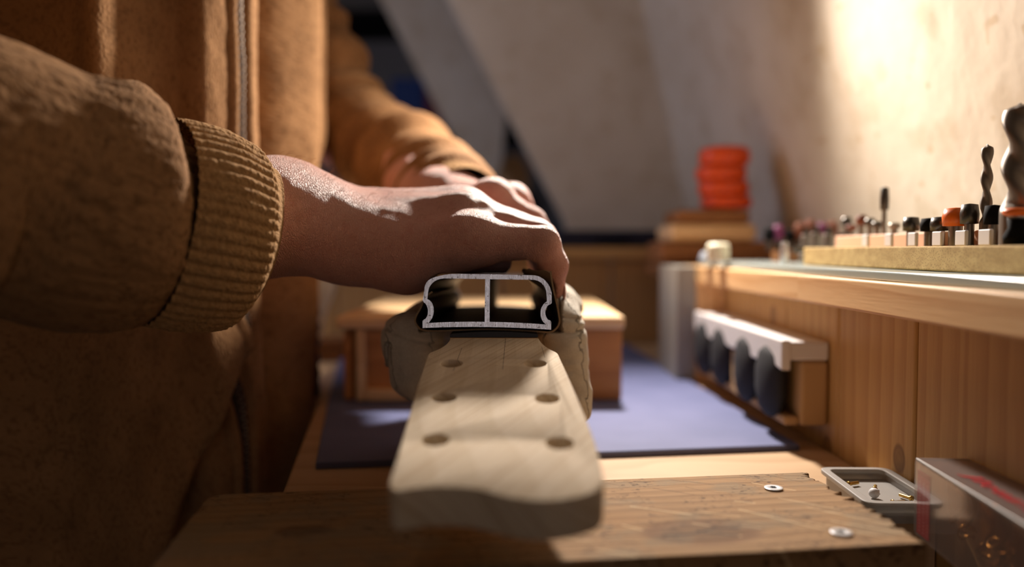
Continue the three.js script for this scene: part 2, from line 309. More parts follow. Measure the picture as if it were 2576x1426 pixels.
{ // brown brushed-cotton jacket: nap and wear
  const cl = tex(1024, 1024, (u, v) => { const n = fbm2(u * 7, v * 7, 5, 7, 7, 12), f = fbm2(u * 90, v * 90, 3, 90, 90, 14), c = mix3([132, 98, 66], [170, 130, 90], n); return mix3(c, [100, 72, 46], smooth(0.5, 0.75, f) * 0.4); });
  const b = tex(1024, 1024, (u, v) => fbm2(u * 110, v * 110, 3, 110, 110, 15) * 0.7 + fbm2(u * 14, v * 14, 3, 14, 14, 18) * 0.3, { color: false });
  cl.repeat.set(5, 5); b.repeat.set(5, 5);
  M.jacket = phy({ map: cl, bumpMap: b, bumpScale: 0.0010, roughness: 0.95, specularIntensity: 0.3, sheen: 0.3, sheenColor: new THREE.Color(0xbfa080), sheenRoughness: 0.55 });
  const kn = tex(512, 512, (u, v) => 0.5 + 0.5 * (fbm2(u * 60, v * 60, 3, 60, 60, 25) - 0.5), { color: false }); kn.repeat.set(14, 14);
  const kc = tex(512, 512, (u, v) => mix3([150, 114, 74], [188, 150, 104], fbm2(u * 50, v * 50, 3, 50, 50, 26))); kc.repeat.set(14, 14);
  M.cuff = phy({ map: kc, bumpMap: kn, bumpScale: 0.0016, roughness: 0.95, specularIntensity: 0.3, sheen: 0.5, sheenColor: new THREE.Color(0xd8b080), sheenRoughness: 0.5 });
}
M.zipTape = std({ color: 0x3a2c22, roughness: 0.9 });
M.zipTeeth = phy({ color: 0x9a8a78, metalness: 0.4, roughness: 0.45 });
M.trouser = std({ color: 0x14151a, roughness: 0.95 });
M.shoe = std({ color: 0x17140f, roughness: 0.6 });
M.hair = std({ color: 0x3a2413, roughness: 0.7 });
M.armHair = std({ color: 0xb07a48, roughness: 0.5 });
{ // skin: fine crossing creases, faint mottling
  const b = tex(1024, 1024, (u, v) => { const wob = (fbm2(u * 20, v * 20, 2, 20, 20, 3) - 0.5) * 2, [a, c] = worley(u * 70 + wob, v * 46 + wob, 70 * 46, 31), [d, e] = worley(u * 150, v * 150, 150, 33); return clamp(0.15 + smooth(0, 0.4, c - a) * 0.55 + smooth(0, 0.4, e - d) * 0.3); }, { color: false });
  const c = tex(512, 512, (u, v) => { const n = fbm2(u * 5, v * 5, 4, 5, 5, 41), f = fbm2(u * 40, v * 40, 3, 40, 40, 43); return mix3(mix3([226, 166, 150], [235, 184, 168], n), [216, 144, 130], smooth(0.55, 0.8, f) * 0.35); });
  b.repeat.set(1 / 0.06, 1 / 0.06); c.repeat.set(1 / 0.09, 1 / 0.09);
  M.skin = phy({ map: c, bumpMap: b, bumpScale: 0.0009, roughness: 0.44, specularIntensity: 0.6, sheen: 0.2, sheenColor: new THREE.Color(0xffc8b8), sheenRoughness: 0.5 });
}
M.nail = phy({ color: 0xe0b0a0, roughness: 0.3 });
{ // abrasive paper
  const t = tex(256, 256, (u, v) => { const f = noise2(u * 128, v * 128, 128, 128, 3); return mix3([138, 114, 88], [170, 146, 114], f); }); t.repeat.set(30, 30);
  M.paper = std({ map: t, roughness: 0.9, side: THREE.DoubleSide });
}
M.clear = phy({ color: 0xe4dad4, roughness: 0.12, transmission: 0.95, thickness: 0, ior: 1.45 });
M.lidPlastic = phy({ color: 0xcdbcb6, roughness: 0.28, transmission: 0.84, thickness: 0, ior: 1.45 });
M.frost = phy({ color: 0xb4b0aa, roughness: 0.45, transmission: 0.5, thickness: 0, ior: 1.45 });
M.glass = phy({ color: 0xd4e2de, roughness: 0.22, transmission: 0.4, thickness: 0.006, ior: 1.5, attenuationColor: new THREE.Color(0x9cc8c0), attenuationDistance: 0.03 });
M.lampMetal = phy({ color: 0x2c2c30, roughness: 0.4, metalness: 0.3 });
M.bulb = std({ color: 0xffffff, emissive: 0xffe6cc, emissiveIntensity: 1.6 });
M.gableGlow = std({ color: 0xffffff, emissive: 0xdcdcff, emissiveIntensity: 0.8 });
M.paneGlow = std({ color: 0xffffff, emissive: 0xf2ecff, emissiveIntensity: 0.6 });
M.panelGlow = std({ color: 0xffffff, emissive: 0xffecd8, emissiveIntensity: 0.4 });

// ---------------------------------------------------------------- the room
const BENCH = -0.130;                                                  // bench top, measured from the eye
const wallX = (y) => 0.328 - 0.221 * (y - 0.019);                      // the sloping wall on the right leans over the bench
structure('floor', boxAt(-1.9, 0.75, -EYE - 0.05, -EYE, -1.3, 3.2, { r: 0.001 }), M.darkWall);
structure('ceiling', boxAt(-1.9, 0.75, 1.32, 1.37, -1.3, 3.2, { r: 0.001 }), M.greyWall);
structure('wall_left', boxAt(-1.95, -1.9, -EYE, 1.32, -1.3, 3.2, { r: 0.001 }), M.greyWall);
structure('wall_front', boxAt(-1.9, 0.75, -EYE, 1.32, -1.35, -1.3, { r: 0.001 }), M.greyWall);
structure('wall_far', boxAt(-1.9, 0.75, -EYE, 1.32, 2.75, 2.8, { r: 0.001 }), M.darkWall);
function slab(pts, d0, d1, uvScale = 1) {                              // polygon in x and height, with a thickness along the depth
  const s = new THREE.Shape(pts.map(([x, y]) => new THREE.Vector2(x, y))), g = new THREE.ExtrudeGeometry(s, { depth: d1 - d0, bevelEnabled: false });
  return boxUV(g.translate(0, EYE, -d1), 'x');
}
structure('wall_right', slab([[wallX(-EYE), -EYE], [wallX(-EYE) + 0.06, -EYE], [wallX(1.32) + 0.06, 1.32], [wallX(1.32), 1.32]], -1.3, 2.75), M.plaster);
// the gable wall behind the bench: its left edge follows the roof
{
  const e = (px, py) => { const p = at(px, py, 1.45); return [p.x, p.y - EYE]; };
  structure('wall_back', slab([[wallX(-EYE), -EYE], e(1480, 2000), e(1462, 700), e(1420, 552), e(1330, 385), e(1130, 0), e(760, -740), [wallX(1.0), 1.0]], 1.45, 1.5), M.greyWall);
  const f = (px, py) => { const p = at(px, py, 1.95); return [p.x, p.y - EYE]; };
  structure('trim_1', slab([f(1240, 470), f(1262, 400), f(1275, 250), f(1145, 0), f(900, -470), f(700, -470), f(958, 0), f(1130, 330)], 1.95, 2.02), M.greyWall);   // a rafter
}
// dark shelves with books far behind
{
  const t = thing('bookcase', V(-0.35, 0, -2.6), 'dark bookcase in the shade behind the rafter', 'bookcase');
  for (const y of [-0.95, -0.3, 0.05, 0.36, 0.72]) mesh('shelf', boxAt(-0.95, 0.26, y - 0.012, y + 0.012, 2.45, 2.72), M.black, t);
  for (const x of [-0.95, 0.26]) mesh('side_panel', boxAt(x - 0.012, x + 0.012, -EYE, 1.0, 2.45, 2.72), M.black, t);
  const book = (px0, px1, y0, h, D, mat, label) => { const a = at(px0, 400, D).x, b = at(px1, 400, D).x; const g = thing('book', V((a + b) / 2, EYE + y0, -D), label, 'book', 'books in the dark bookcase'); mesh('cover', [boxAt(a, a + 0.004, y0, y0 + h, D, D + 0.16), boxAt(b - 0.004, b, y0, y0 + h, D, D + 0.16), boxAt(a, b, y0, y0 + h, D, D + 0.004)], mat, g); mesh('pages', boxAt(a + 0.004, b - 0.004, y0 + 0.004, y0 + h - 0.004, D + 0.005, D + 0.155), M.cream, g); };
  book(985, 1068, 0.373, 0.155, 2.46, M.blueBook, 'large dark blue book in the bookcase, beside a red one');
  book(1072, 1122, 0.373, 0.13, 2.46, M.redBook, 'dull red book between a blue and a grey book');
  book(1124, 1190, 0.373, 0.10, 2.46, M.greyBook, 'low grey book beside the dull red book');
  book(1080, 1160, 0.063, 0.2, 2.47, M.greyBook, 'grey book on the lower shelf behind the sleeve');
  book(1165, 1245, 0.063, 0.16, 2.47, M.brownBook, 'brown book on the lower shelf of the bookcase');
  book(985, 1060, 0.733, 0.12, 2.46, M.brownBook, 'brown book high up in the dark bookcase');
}
{ // an oval wooden board hanging at the back
  const c = at(1292, 452, 2.1), s = new THREE.Shape(); s.absellipse(0, 0, 0.038, 0.062, 0, Math.PI * 2);
  const g = new THREE.ExtrudeGeometry(s, { depth: 0.012, bevelSize: 0.003, bevelThickness: 0.003, bevelSegments: 2, curveSegments: 32 }); boxUV(g, 'y');
  const t = thing('wooden_oval', c, 'small oval wooden board standing in the dark behind the knuckles', 'board');
  mesh('board', g.clone().translate(c.x, c.y, c.z), M.pine, t);
  mesh('post', boxAt(c.x - 0.008, c.x + 0.008, -EYE, c.y - EYE - 0.05, 2.105, 2.12), M.walnut, t);
}

// ---------------------------------------------------------------- bench, shelf and panelling
{
  const t = thing('workbench', V(0.05, 0, -0.65), 'pale wooden workbench under the guitar neck', 'workbench');
  const s = new THREE.Shape(), pts = [[-0.118, -0.40], [0.2048, -0.385], [0.2048, -1.10], [-0.34, -1.10], [-0.19, -0.75], [-0.165, -0.68]];
  pts.forEach(([x, z], i) => i ? s.lineTo(x, -z) : s.moveTo(x, -z));
  const g = new THREE.ExtrudeGeometry(s, { depth: 0.036, bevelEnabled: true, bevelSize: 0.002, bevelThickness: 0.002, bevelSegments: 2 });
  g.rotateX(-Math.PI / 2); g.translate(0, EYE + BENCH - 0.038, 0);
  mesh('bench_top', boxUV(g, 'x'), M.bench, t);
  for (const [x, d] of [[-0.06, 0.46], [0.175, 0.46], [-0.2, 1.05], [0.175, 1.05]]) mesh('leg', boxAt(x - 0.025, x + 0.025, -EYE, BENCH - 0.039, d - 0.025, d + 0.025, { grain: 'y' }), M.pine, t);
  mesh('apron', boxAt(-0.08, 0.2, BENCH - 0.12, BENCH - 0.039, 0.50, 0.52), M.pine, t);
}
{
  const t = thing('plank_panel', V(0.22, EYE - 0.6, -0.68), 'warm knotty wooden planks upright under the glass-topped shelf', 'panelling');
  const cuts = [0.20, 0.306, 0.4065, 0.5035, 0.60, 0.685, 0.770];
  for (let i = 0; i + 1 < cuts.length; i++) mesh('plank', boxAt(0.2075, 0.224, -0.55, -0.033, cuts[i] + 0.0007, cuts[i + 1] - 0.0007, { r: 0.0025, grain: 'y', off: [i * 0.37, i * 0.61] }), M.plank, t);
}
{
  const t = thing('back_planks', V(0, EYE - 0.6, -1.12), 'upright wooden planks closing the far end of the bench', 'panelling');
  for (let i = 0; i < 8; i++) { const x = -0.40 + i * 0.077; mesh('plank', boxAt(x + 0.001, x + 0.076, -0.55, -0.012, 1.115, 1.13, { r: 0.003, grain: 'y', off: [i * 0.41, i * 0.23] }), M.darkPlank, t); }
}
{
  const t = thing('shelf', V(0.26, EYE - 0.04, -0.52), 'long pine shelf along the plaster wall, set on a grey-painted end post', 'shelf');
  mesh('shelf_board', boxAt(0.1835, 0.37, -0.0325, -0.0155, 0.16, 0.86, { r: 0.0015, grain: 'z' }), M.pine, t);
  mesh('end_post', boxAt(0.1795, 0.212, BENCH, -0.0328, 0.772, 0.792, { r: 0.0012, grain: 'y' }), M.pine, t);
  mesh('painted_side', boxAt(0.1605, 0.179, BENCH, -0.0155, 0.772, 0.865, { r: 0.0012, grain: 'y' }), M.greyPaint, t, 'grey painted side of the end post');
  mesh('shelf_end', boxAt(0.1835, 0.372, -0.0325, -0.0155, 0.8605, 1.10, { r: 0.0015, grain: 'z' }), M.walnut, t);
}
{
  const m = mesh('glass_plate', boxAt(0.188, 0.330, -0.0155, -0.0105, 0.17, 0.80, { r: 0.0012 }), M.glass);
  tag(m, 'greenish glass plate lying along the pine shelf', 'glass');
}
{
  const m = mesh('blue_mat', (() => { const s = new THREE.Shape(); [[-0.116, -0.468], [0.186, -0.512], [0.153, -1.08], [-0.228, -1.08], [-0.157, -0.68]].forEach(([x, z], i) => i ? s.lineTo(x, -z) : s.moveTo(x, -z)); const g = new THREE.ExtrudeGeometry(s, { depth: 0.003, bevelEnabled: true, bevelSize: 0.0006, bevelThickness: 0.0006, bevelSegments: 1 }); g.rotateX(-Math.PI / 2); return boxUV(g.translate(0, EYE + BENCH + 0.0006, 0), 'x'); })(), M.mat);
  tag(m, 'blue mat spread over the workbench top', 'mat');
}
{ // rough board at the front with screws: built in its own axes, then turned
  const w = 0.290, d = 0.097, h = 0.018, r = rng(9), s = new THREE.Shape();
  const edge = []; let z = -d / 2; s.moveTo(-w / 2 + 0.006, -d / 2); s.lineTo(w / 2 - 0.004, -d / 2);
  while (z < d / 2 - 0.003) { z += 0.0012 + r() * 0.0026; const x = w / 2 - 0.001 - r() * 0.004 - (r() > 0.8 ? 0.003 : 0); edge.push([x, Math.min(z, d / 2)]); }
  edge.forEach(([x, q]) => { s.lineTo(x + 0.0016 * (r() - 0.5), q); s.lineTo(x + 0.003 * (r() - 0.5), q + 0.0002); });
  s.lineTo(w / 2 - 0.003, d / 2); s.lineTo(-w / 2 + 0.008, d / 2); s.quadraticCurveTo(-w / 2, d / 2, -w / 2, d / 2 - 0.008);
  for (let q = d / 2 - 0.012; q > -d / 2 + 0.006; q -= 0.003) s.lineTo(-w / 2 + 0.0008 * (r() - 0.5), q);
  const g = new THREE.ExtrudeGeometry(s, { depth: h - 0.002, bevelEnabled: true, bevelSize: 0.0009, bevelThickness: 0.001, bevelSegments: 2 });
  boxUV(g, 'x', [w / 2 + 0.03, d / 2 + 0.012]);
  { const p = g.attributes.position, uv = g.attributes.uv; for (let i = 0; i < p.count; i++) uv.setXY(i, p.getX(i) + w / 2 + 0.03, p.getY(i) + d / 2 + 0.012 + (p.getZ(i) - h) * 0.5); }
  g.rotateX(-Math.PI / 2); g.rotateY(0.128); g.translate(0.012, EYE + BENCH + 0.001, -0.331);
  const t = thing('rough_board', V(0.012, EYE + BENCH, -0.331), 'rough sawn board with two zinc screws at the front of the bench', 'board');
  mesh('board', g, M.board, t);
  for (const [px, py] of [[1946, 1237], [2116, 1352]]) {
    const D = 0.112 * 2000 / (py - 630), c = at(px, py, D); c.y = EYE + BENCH + h - 0.0003;
    const sc = mesh('screw', lathe([[0, 0], [0.0025, 0], [0.0042, 0.0006], [0.0043, 0.0011], [0.0040, 0.0013], [0.0012, 0.0013], [0.0011, 0.0007], [0, 0.0006]], 36).translate(c.x, c.y, c.z), M.zinc, t, 'zinc countersunk screw head');
    const arms = []; for (let k = 0; k < 6; k++) { const a = k * Math.PI / 3 + 0.2; arms.push(new THREE.CylinderGeometry(0.0006, 0.0006, 0.0004, 8).translate(c.x + Math.cos(a) * 0.001, c.y + 0.00125, c.z + Math.sin(a) * 0.001)); }
    arms.push(new THREE.CylinderGeometry(0.0011, 0.0011, 0.0004, 12).translate(c.x, c.y + 0.00125, c.z));
    mesh('recess', arms, M.black, sc);
  }
}
{ // wooden box behind the neck
  const x0 = -0.1434, x1 = 0.0925, top = -0.054, t = thing('wooden_box', V(-0.025, EYE + BENCH + 0.0042, -0.78), 'wooden box with a pale lid standing on the blue mat', 'box'), b = BENCH + 0.0043;
  mesh('lid', boxAt(x0 - 0.002, x1 + 0.0005, top - 0.011, top, 0.652, 0.92, { r: 0.003 }), M.boxLight, t, 'pale lid');
  mesh('front_panel', boxAt(x0 + 0.02, x1 - 0.0005, b + 0.0005, top - 0.0112, 0.662, 0.669), M.boxWood, t);
  mesh('side_panel', boxAt(x0 + 0.002, x0 + 0.010, b, top - 0.0112, 0.664, 0.91, { grain: 'z' }), M.boxWood, t);
  mesh('side_panel', boxAt(x1 - 0.010, x1 - 0.0025, b, top - 0.0112, 0.6695, 0.91, { grain: 'z' }), M.boxWood, t);
  mesh('back_panel', boxAt(x0 + 0.010, x1 - 0.010, b, top - 0.0112, 0.90, 0.908), M.boxWood, t);
  mesh('frame_rail', boxAt(x0 + 0.014, x0 + 0.022, b + 0.001, top - 0.0112, 0.654, 0.6615, { grain: 'y' }), M.boxLight, t);
  mesh('frame_rail', boxAt(x0 + 0.0222, -0.045, b + 0.001, b + 0.011, 0.654, 0.6615), M.boxLight, t);
}
{ // dark case on the ledge behind, dark wooden ledge
  const a = at(1395, 600, 1.2), b = at(1672, 600, 1.2);
  const l = thing('ledge', V(-0.02, EYE - 0.012, -1.2), 'wooden ledge on top of the far planks', 'ledge'); mesh('board', boxAt(-0.4, 0.2, -0.0115, 0.004, 1.10, 1.34), M.darkPlank, l); mesh('bracket', boxAt(-0.1, -0.08, -0.1, -0.012, 1.1305, 1.3), M.darkPlank, l);
  const t = thing('tool_case', V((a.x + b.x) / 2, EYE + 0.004, -1.24), 'flat navy tool case lying on the far ledge', 'case');
  mesh('case_body', boxAt(a.x, b.x, 0.0042, 0.019, 1.16, 1.3, { r: 0.004 }), M.navy, t); mesh('case_lid', boxAt(a.x + 0.002, b.x - 0.002, 0.0192, 0.03, 1.162, 1.298, { r: 0.004 }), M.navy, t);
  mesh('handle', tube([V(a.x + 0.06, EYE + 0.016, -1.16), V(a.x + 0.065, EYE + 0.014, -1.148), V(a.x + 0.10, EYE + 0.014, -1.148), V(a.x + 0.105, EYE + 0.016, -1.16)], 0.003, 24), M.black, t);
}
// lamps
{
  const t = thing('work_lamp', LAMP_AT.clone(), 'dark metal work lamp hanging over the bench', 'lamp'), dir = LAMP_TO.clone().sub(LAMP_AT).normalize(), q = new THREE.Quaternion().setFromUnitVectors(V(0, -1, 0), dir);
  const shade = lathe([[0.012, 0.045], [0.02, 0.044], [0.024, 0.03], [0.031, 0.012], [0.032, 0.012], [0.030, 0.0145], [0.0225, 0.031], [0.018, 0.042], [0.012, 0.042]], 48).applyQuaternion(q).translate(LAMP_AT.x, LAMP_AT.y, LAMP_AT.z);
  mesh('lamp_shade', shade, M.lampMetal, t);
  mesh('bulb', new THREE.SphereGeometry(0.013, 24, 16).translate(LAMP_AT.x, LAMP_AT.y, LAMP_AT.z), M.bulb, t);
  const k = V(0, 0.045, 0).applyQuaternion(q).add(LAMP_AT);
  mesh('lamp_arm', [tube([k, k.clone().add(V(-0.02, 0.04, -0.03)), V(0.10, EYE + 0.50, -1.05), V(0.12, EYE + 0.52, -1.34)], 0.006, 40), tube([V(0.12, EYE + 0.52, -1.34), V(0.12, EYE + 0.52, -1.452)], 0.008, 8)], M.lampMetal, t);
}
{
  const t = thing('added_ceiling_light', V(-0.55, 2.36, -0.80), 'unseen flat square ceiling light added over the person for fill', 'lamp'), x = -0.55, d = 0.8;
  mesh('diffuser', boxAt(x - 0.3, x + 0.3, 1.308, 1.312, d - 0.3, d + 0.3, { r: 0.001 }), M.panelGlow, t);
  mesh('frame', [boxAt(x - 0.32, x + 0.32, 1.306, 1.3195, d - 0.32, d - 0.301), boxAt(x - 0.32, x + 0.32, 1.306, 1.3195, d + 0.301, d + 0.32), boxAt(x - 0.32, x - 0.301, 1.306, 1.3195, d - 0.301, d + 0.301), boxAt(x + 0.301, x + 0.32, 1.306, 1.3195, d - 0.301, d + 0.301)], M.white, t);
}
{ // lamp added out of view behind the person to light the gable wall
  const c = V(-0.93, EYE + 0.25, -1.0), dir = V(1.03, 0, -0.42).normalize(), ang = Math.atan2(-dir.z, dir.x), t = thing('added_gable_lamp', V(c.x, 0, c.z), 'unseen tall lamp added behind the person to light the gable wall', 'lamp');
  const put = (g) => g.rotateY(ang).translate(c.x, 0, c.z);
  mesh('lamp_shade', put(box(0.03, 0.84, 0.44, 0.01).translate(-0.02, c.y, 0)), M.white, t);
  mesh('glow_front', put(box(0.003, 0.80, 0.40, 0.001).translate(-0.003, c.y, 0)), M.gableGlow, t);
  mesh('pole', put(new THREE.CylinderGeometry(0.012, 0.012, c.y - 0.43, 20).translate(-0.02, (c.y - 0.43) / 2 + 0.02, 0)), M.black, t);
  mesh('foot', put(new THREE.CylinderGeometry(0.14, 0.15, 0.02, 40).translate(-0.02, 0.0105, 0)), M.black, t);
}
{ // glowing pane added behind the camera, so the cut beam end mirrors it
  const y = EYE - 0.06, w = structure('added_pane_1', box(0.36, 0.18, 0.004, 0.001).translate(-0.07, y, 1.296), M.paneGlow);
  mesh('frame', [box(0.44, 0.04, 0.03, 0.003).translate(-0.07, y + 0.111, 1.286), box(0.44, 0.04, 0.03, 0.003).translate(-0.07, y - 0.111, 1.286), box(0.04, 0.18, 0.03, 0.003, 'y').translate(-0.271, y, 1.286), box(0.04, 0.18, 0.03, 0.003, 'y').translate(0.131, y, 1.286)], M.white, w);
}

// ---------------------------------------------------------------- guitar neck, sanding beam, padded rest
const TILT = THREE.MathUtils.degToRad(12), SLOPE = 0.029;              // headstock falls towards the camera, the neck falls gently away
const NUT_D = 0.407, NUT_Y = -0.0448;
/** pixel on the headstock face -> [across, distance from the nut along the face] */
function onHead(px, py) { const D = 0.370 * 709 / (py - 205); return [(px - 1288) / FOCAL * D, (NUT_D - D) / Math.cos(TILT)]; }
{
  const t = thing('guitar_neck', V(-0.008, EYE - 0.068, -0.45), 'bare maple guitar neck with a six-hole headstock and a black fingerboard', 'guitar neck');
  const P = (px, py) => { const [x, v] = onHead(px, py); return new THREE.Vector2(x, -v); }, s = new THREE.Shape();
  s.moveTo(...P(1132, 850).toArray());
  s.bezierCurveTo(...P(1127, 866).toArray(), ...P(1105, 878).toArray(), ...P(1084, 885).toArray());
  s.quadraticCurveTo(...P(1077, 887).toArray(), ...P(1074, 895).toArray());
  s.splineThru([P(1055, 951), P(1030, 1035), P(1003, 1127), P(976, 1216)]);
  s.bezierCurveTo(...P(973, 1232).toArray(), ...P(982, 1240).toArray(), ...P(1000, 1240).toArray());
  s.splineThru([P(1070, 1231), P(1155, 1231), P(1219, 1240), P(1282, 1257), P(1367, 1266), P(1440, 1259), P(1490, 1246)]);
  s.bezierCurveTo(...P(1512, 1238).toArray(), ...P(1523, 1228).toArray(), ...P(1522, 1208).toArray());
  s.splineThru([P(1500, 1118), P(1467, 1033), P(1434, 955), P(1408, 897)]);
  s.quadraticCurveTo(...P(1405, 887).toArray(), ...P(1397, 884).toArray());
  s.bezierCurveTo(...P(1378, 876).toArray(), ...P(1362, 864).toArray(), ...P(1356, 850).toArray());
  s.lineTo(...P(1132, 850).toArray());
  for (const [px, py] of [[1135, 914], [1347, 914], [1116, 1000.5], [1377, 1003], [1094, 1108.5], [1409, 1117]]) { const c = P(px, py), h = new THREE.Path(); h.absarc(c.x, c.y, 0.005, 0, Math.PI * 2, true); s.holes.push(h); }
  const T = 0.0145, g = new THREE.ExtrudeGeometry(s, { depth: T - 0.0016, bevelEnabled: true, bevelSize: 0.0007, bevelThickness: 0.0008, bevelOffset: -0.0007, bevelSegments: 3, curveSegments: 40 });
  { const p = g.attributes.position, uv = new Float32Array(p.count * 2); for (let i = 0; i < p.count; i++) { uv[i * 2] = -p.getY(i) + 0.004; uv[i * 2 + 1] = p.getX(i) + 0.052 + (p.getZ(i) - T) * 0.9; } g.setAttribute('uv', new THREE.BufferAttribute(uv, 2)); }
  g.translate(0, 0, -T + 0.0008); g.rotateX(-Math.PI / 2 + TILT); g.translate(0, EYE + NUT_Y, -NUT_D);
  mesh('headstock', toCreasedNormals(g, 0.5), M.maple, t);
  // fingerboard: rounded across, and the shaft below it, running away from the nut
  const L = 0.236, run = (geo) => geo.rotateX(-Math.PI / 2 - SLOPE).translate(-0.0093, EYE + NUT_Y, -NUT_D);
  const w = 0.0226, fb = new THREE.Shape(); fb.moveTo(-w, 0); fb.lineTo(w, 0); fb.lineTo(w, 0.0016); fb.quadraticCurveTo(0, 0.0042, -w, 0.0016); fb.lineTo(-w, 0);
  const fg = new THREE.ExtrudeGeometry(fb, { depth: L, bevelEnabled: false, curveSegments: 20 });
  mesh('fingerboard', boxUV(fg.rotateX(Math.PI).rotateZ(Math.PI).rotateX(-SLOPE).translate(-0.0093, EYE + NUT_Y + 0.0002, -NUT_D), 'z'), M.ebony, t, 'black fingerboard');
  const nk = new THREE.Shape(); nk.moveTo(-w, 0); nk.lineTo(w, 0); nk.bezierCurveTo(w, -0.014, 0.012, -0.0195, 0, -0.0195); nk.bezierCurveTo(-0.012, -0.0195, -w, -0.014, -w, 0);
  const ng = new THREE.ExtrudeGeometry(nk, { depth: L, bevelEnabled: false, curveSegments: 20 });
  mesh('neck_shaft', boxUV(ng.rotateX(Math.PI).rotateZ(Math.PI).rotateX(-SLOPE).translate(-0.0093, EYE + NUT_Y, -NUT_D), 'z'), M.pine, t);
}
// aluminium beam: the outline is drawn on its near end, 0.415 m from the camera
const BEAM_D = 0.4125, BEAM_L = 0.222;
const bz = (zx, zy) => new THREE.Vector2((1020 + zx / 5.855 - 1288) / FOCAL * BEAM_D, -(640 + zy / 5.855 - 630) / FOCAL * BEAM_D);
function pathOf(P, list) { for (const c of list) { const q = c.slice(1).reduce((a, v, i, l) => (i % 2 ? a : [...a, ...bz(v, l[i + 1]).toArray()]), []); P[c[0] === 'M' ? 'moveTo' : c[0] === 'L' ? 'lineTo' : c[0] === 'Q' ? 'quadraticCurveTo' : 'bezierCurveTo'](...q); } return P; }
const beamRun = (geo) => geo.translate(0, 0, -BEAM_L);                 // the drawn end faces the camera, the rest lies beyond it
{
  const s = pathOf(new THREE.Shape(), [['M', 252, 1083], ['L', 252, 985], ['Q', 256, 962, 290, 950], ['C', 345, 900, 345, 770, 285, 715], ['Q', 256, 700, 256, 672], ['L', 282, 490], ['C', 295, 415, 330, 375, 400, 345], ['C', 500, 308, 600, 292, 720, 284], ['L', 1240, 290], ['L', 1890, 306], ['C', 2010, 315, 2090, 400, 2125, 480], ['Q', 2152, 540, 2154, 600], ['L', 2155, 715], ['Q', 2140, 735, 2105, 745], ['C', 2045, 800, 2045, 900, 2100, 960], ['Q', 2150, 975, 2148, 1000], ['L', 2146, 1108], ['Q', 1200, 1040, 252, 1083]]);
  s.holes.push(pathOf(new THREE.Path(), [['M', 335, 1010], ['Q', 700, 985, 1166, 992], ['L', 1174, 362], ['L', 570, 352], ['C', 420, 362, 345, 450, 332, 560], ['L', 322, 655], ['C', 400, 690, 420, 760, 414, 850], ['C', 408, 930, 370, 975, 335, 1010]]));
  s.holes.push(pathOf(new THREE.Path(), [['M', 1238, 992], ['Q', 1700, 1000, 2072, 1032], ['C', 2000, 980, 1985, 910, 1990, 850], ['C', 1995, 780, 2030, 720, 2084, 690], ['L', 2076, 560], ['C', 2060, 450, 1980, 380, 1880, 372], ['L', 1244, 364], ['L', 1238, 992]]));
  const geo = beamRun(new THREE.ExtrudeGeometry(s, { depth: BEAM_L, bevelEnabled: false, curveSegments: 16 }));
  // ends and sides get materials of their own: the sides are coloured darker for the shade inside
  const pos = (geo.index ? geo.toNonIndexed() : geo), nrm = pos.attributes.normal, cut = [], rest = [];
  for (let i = 0; i < nrm.count; i += 3) (Math.abs(nrm.getZ(i)) > 0.9 ? cut : rest).push(i);
  const pick = (list) => { const g = new THREE.BufferGeometry(); for (const k of ['position', 'normal', 'uv']) { const a = pos.attributes[k], n = a.itemSize, o = new Float32Array(list.length * 3 * n); list.forEach((i, q) => o.set(a.array.subarray(i * n, (i + 3) * n), q * 3 * n)); g.setAttribute(k, new THREE.BufferAttribute(o, n)); } return g; };
  const place = (g) => boxUV(g.rotateX(-SLOPE).translate(0, EYE - 0.0, -BEAM_D), 'z');
  // the turn is about the near end at eye height, so that end stays where it is drawn
  const t = thing('sanding_beam', V(-0.01, EYE - 0.041, -0.52), 'hollow aluminium sanding beam with a middle web, pressed on the fingerboard', 'sanding block');
  mesh('beam', toCreasedNormals(place(pick(rest)), 0.6), M.aluShaded, t);
  mesh('cut_end', place(pick(cut)), M.aluCut, t, 'saw-cut bright end of the beam');
  const web = t;
}
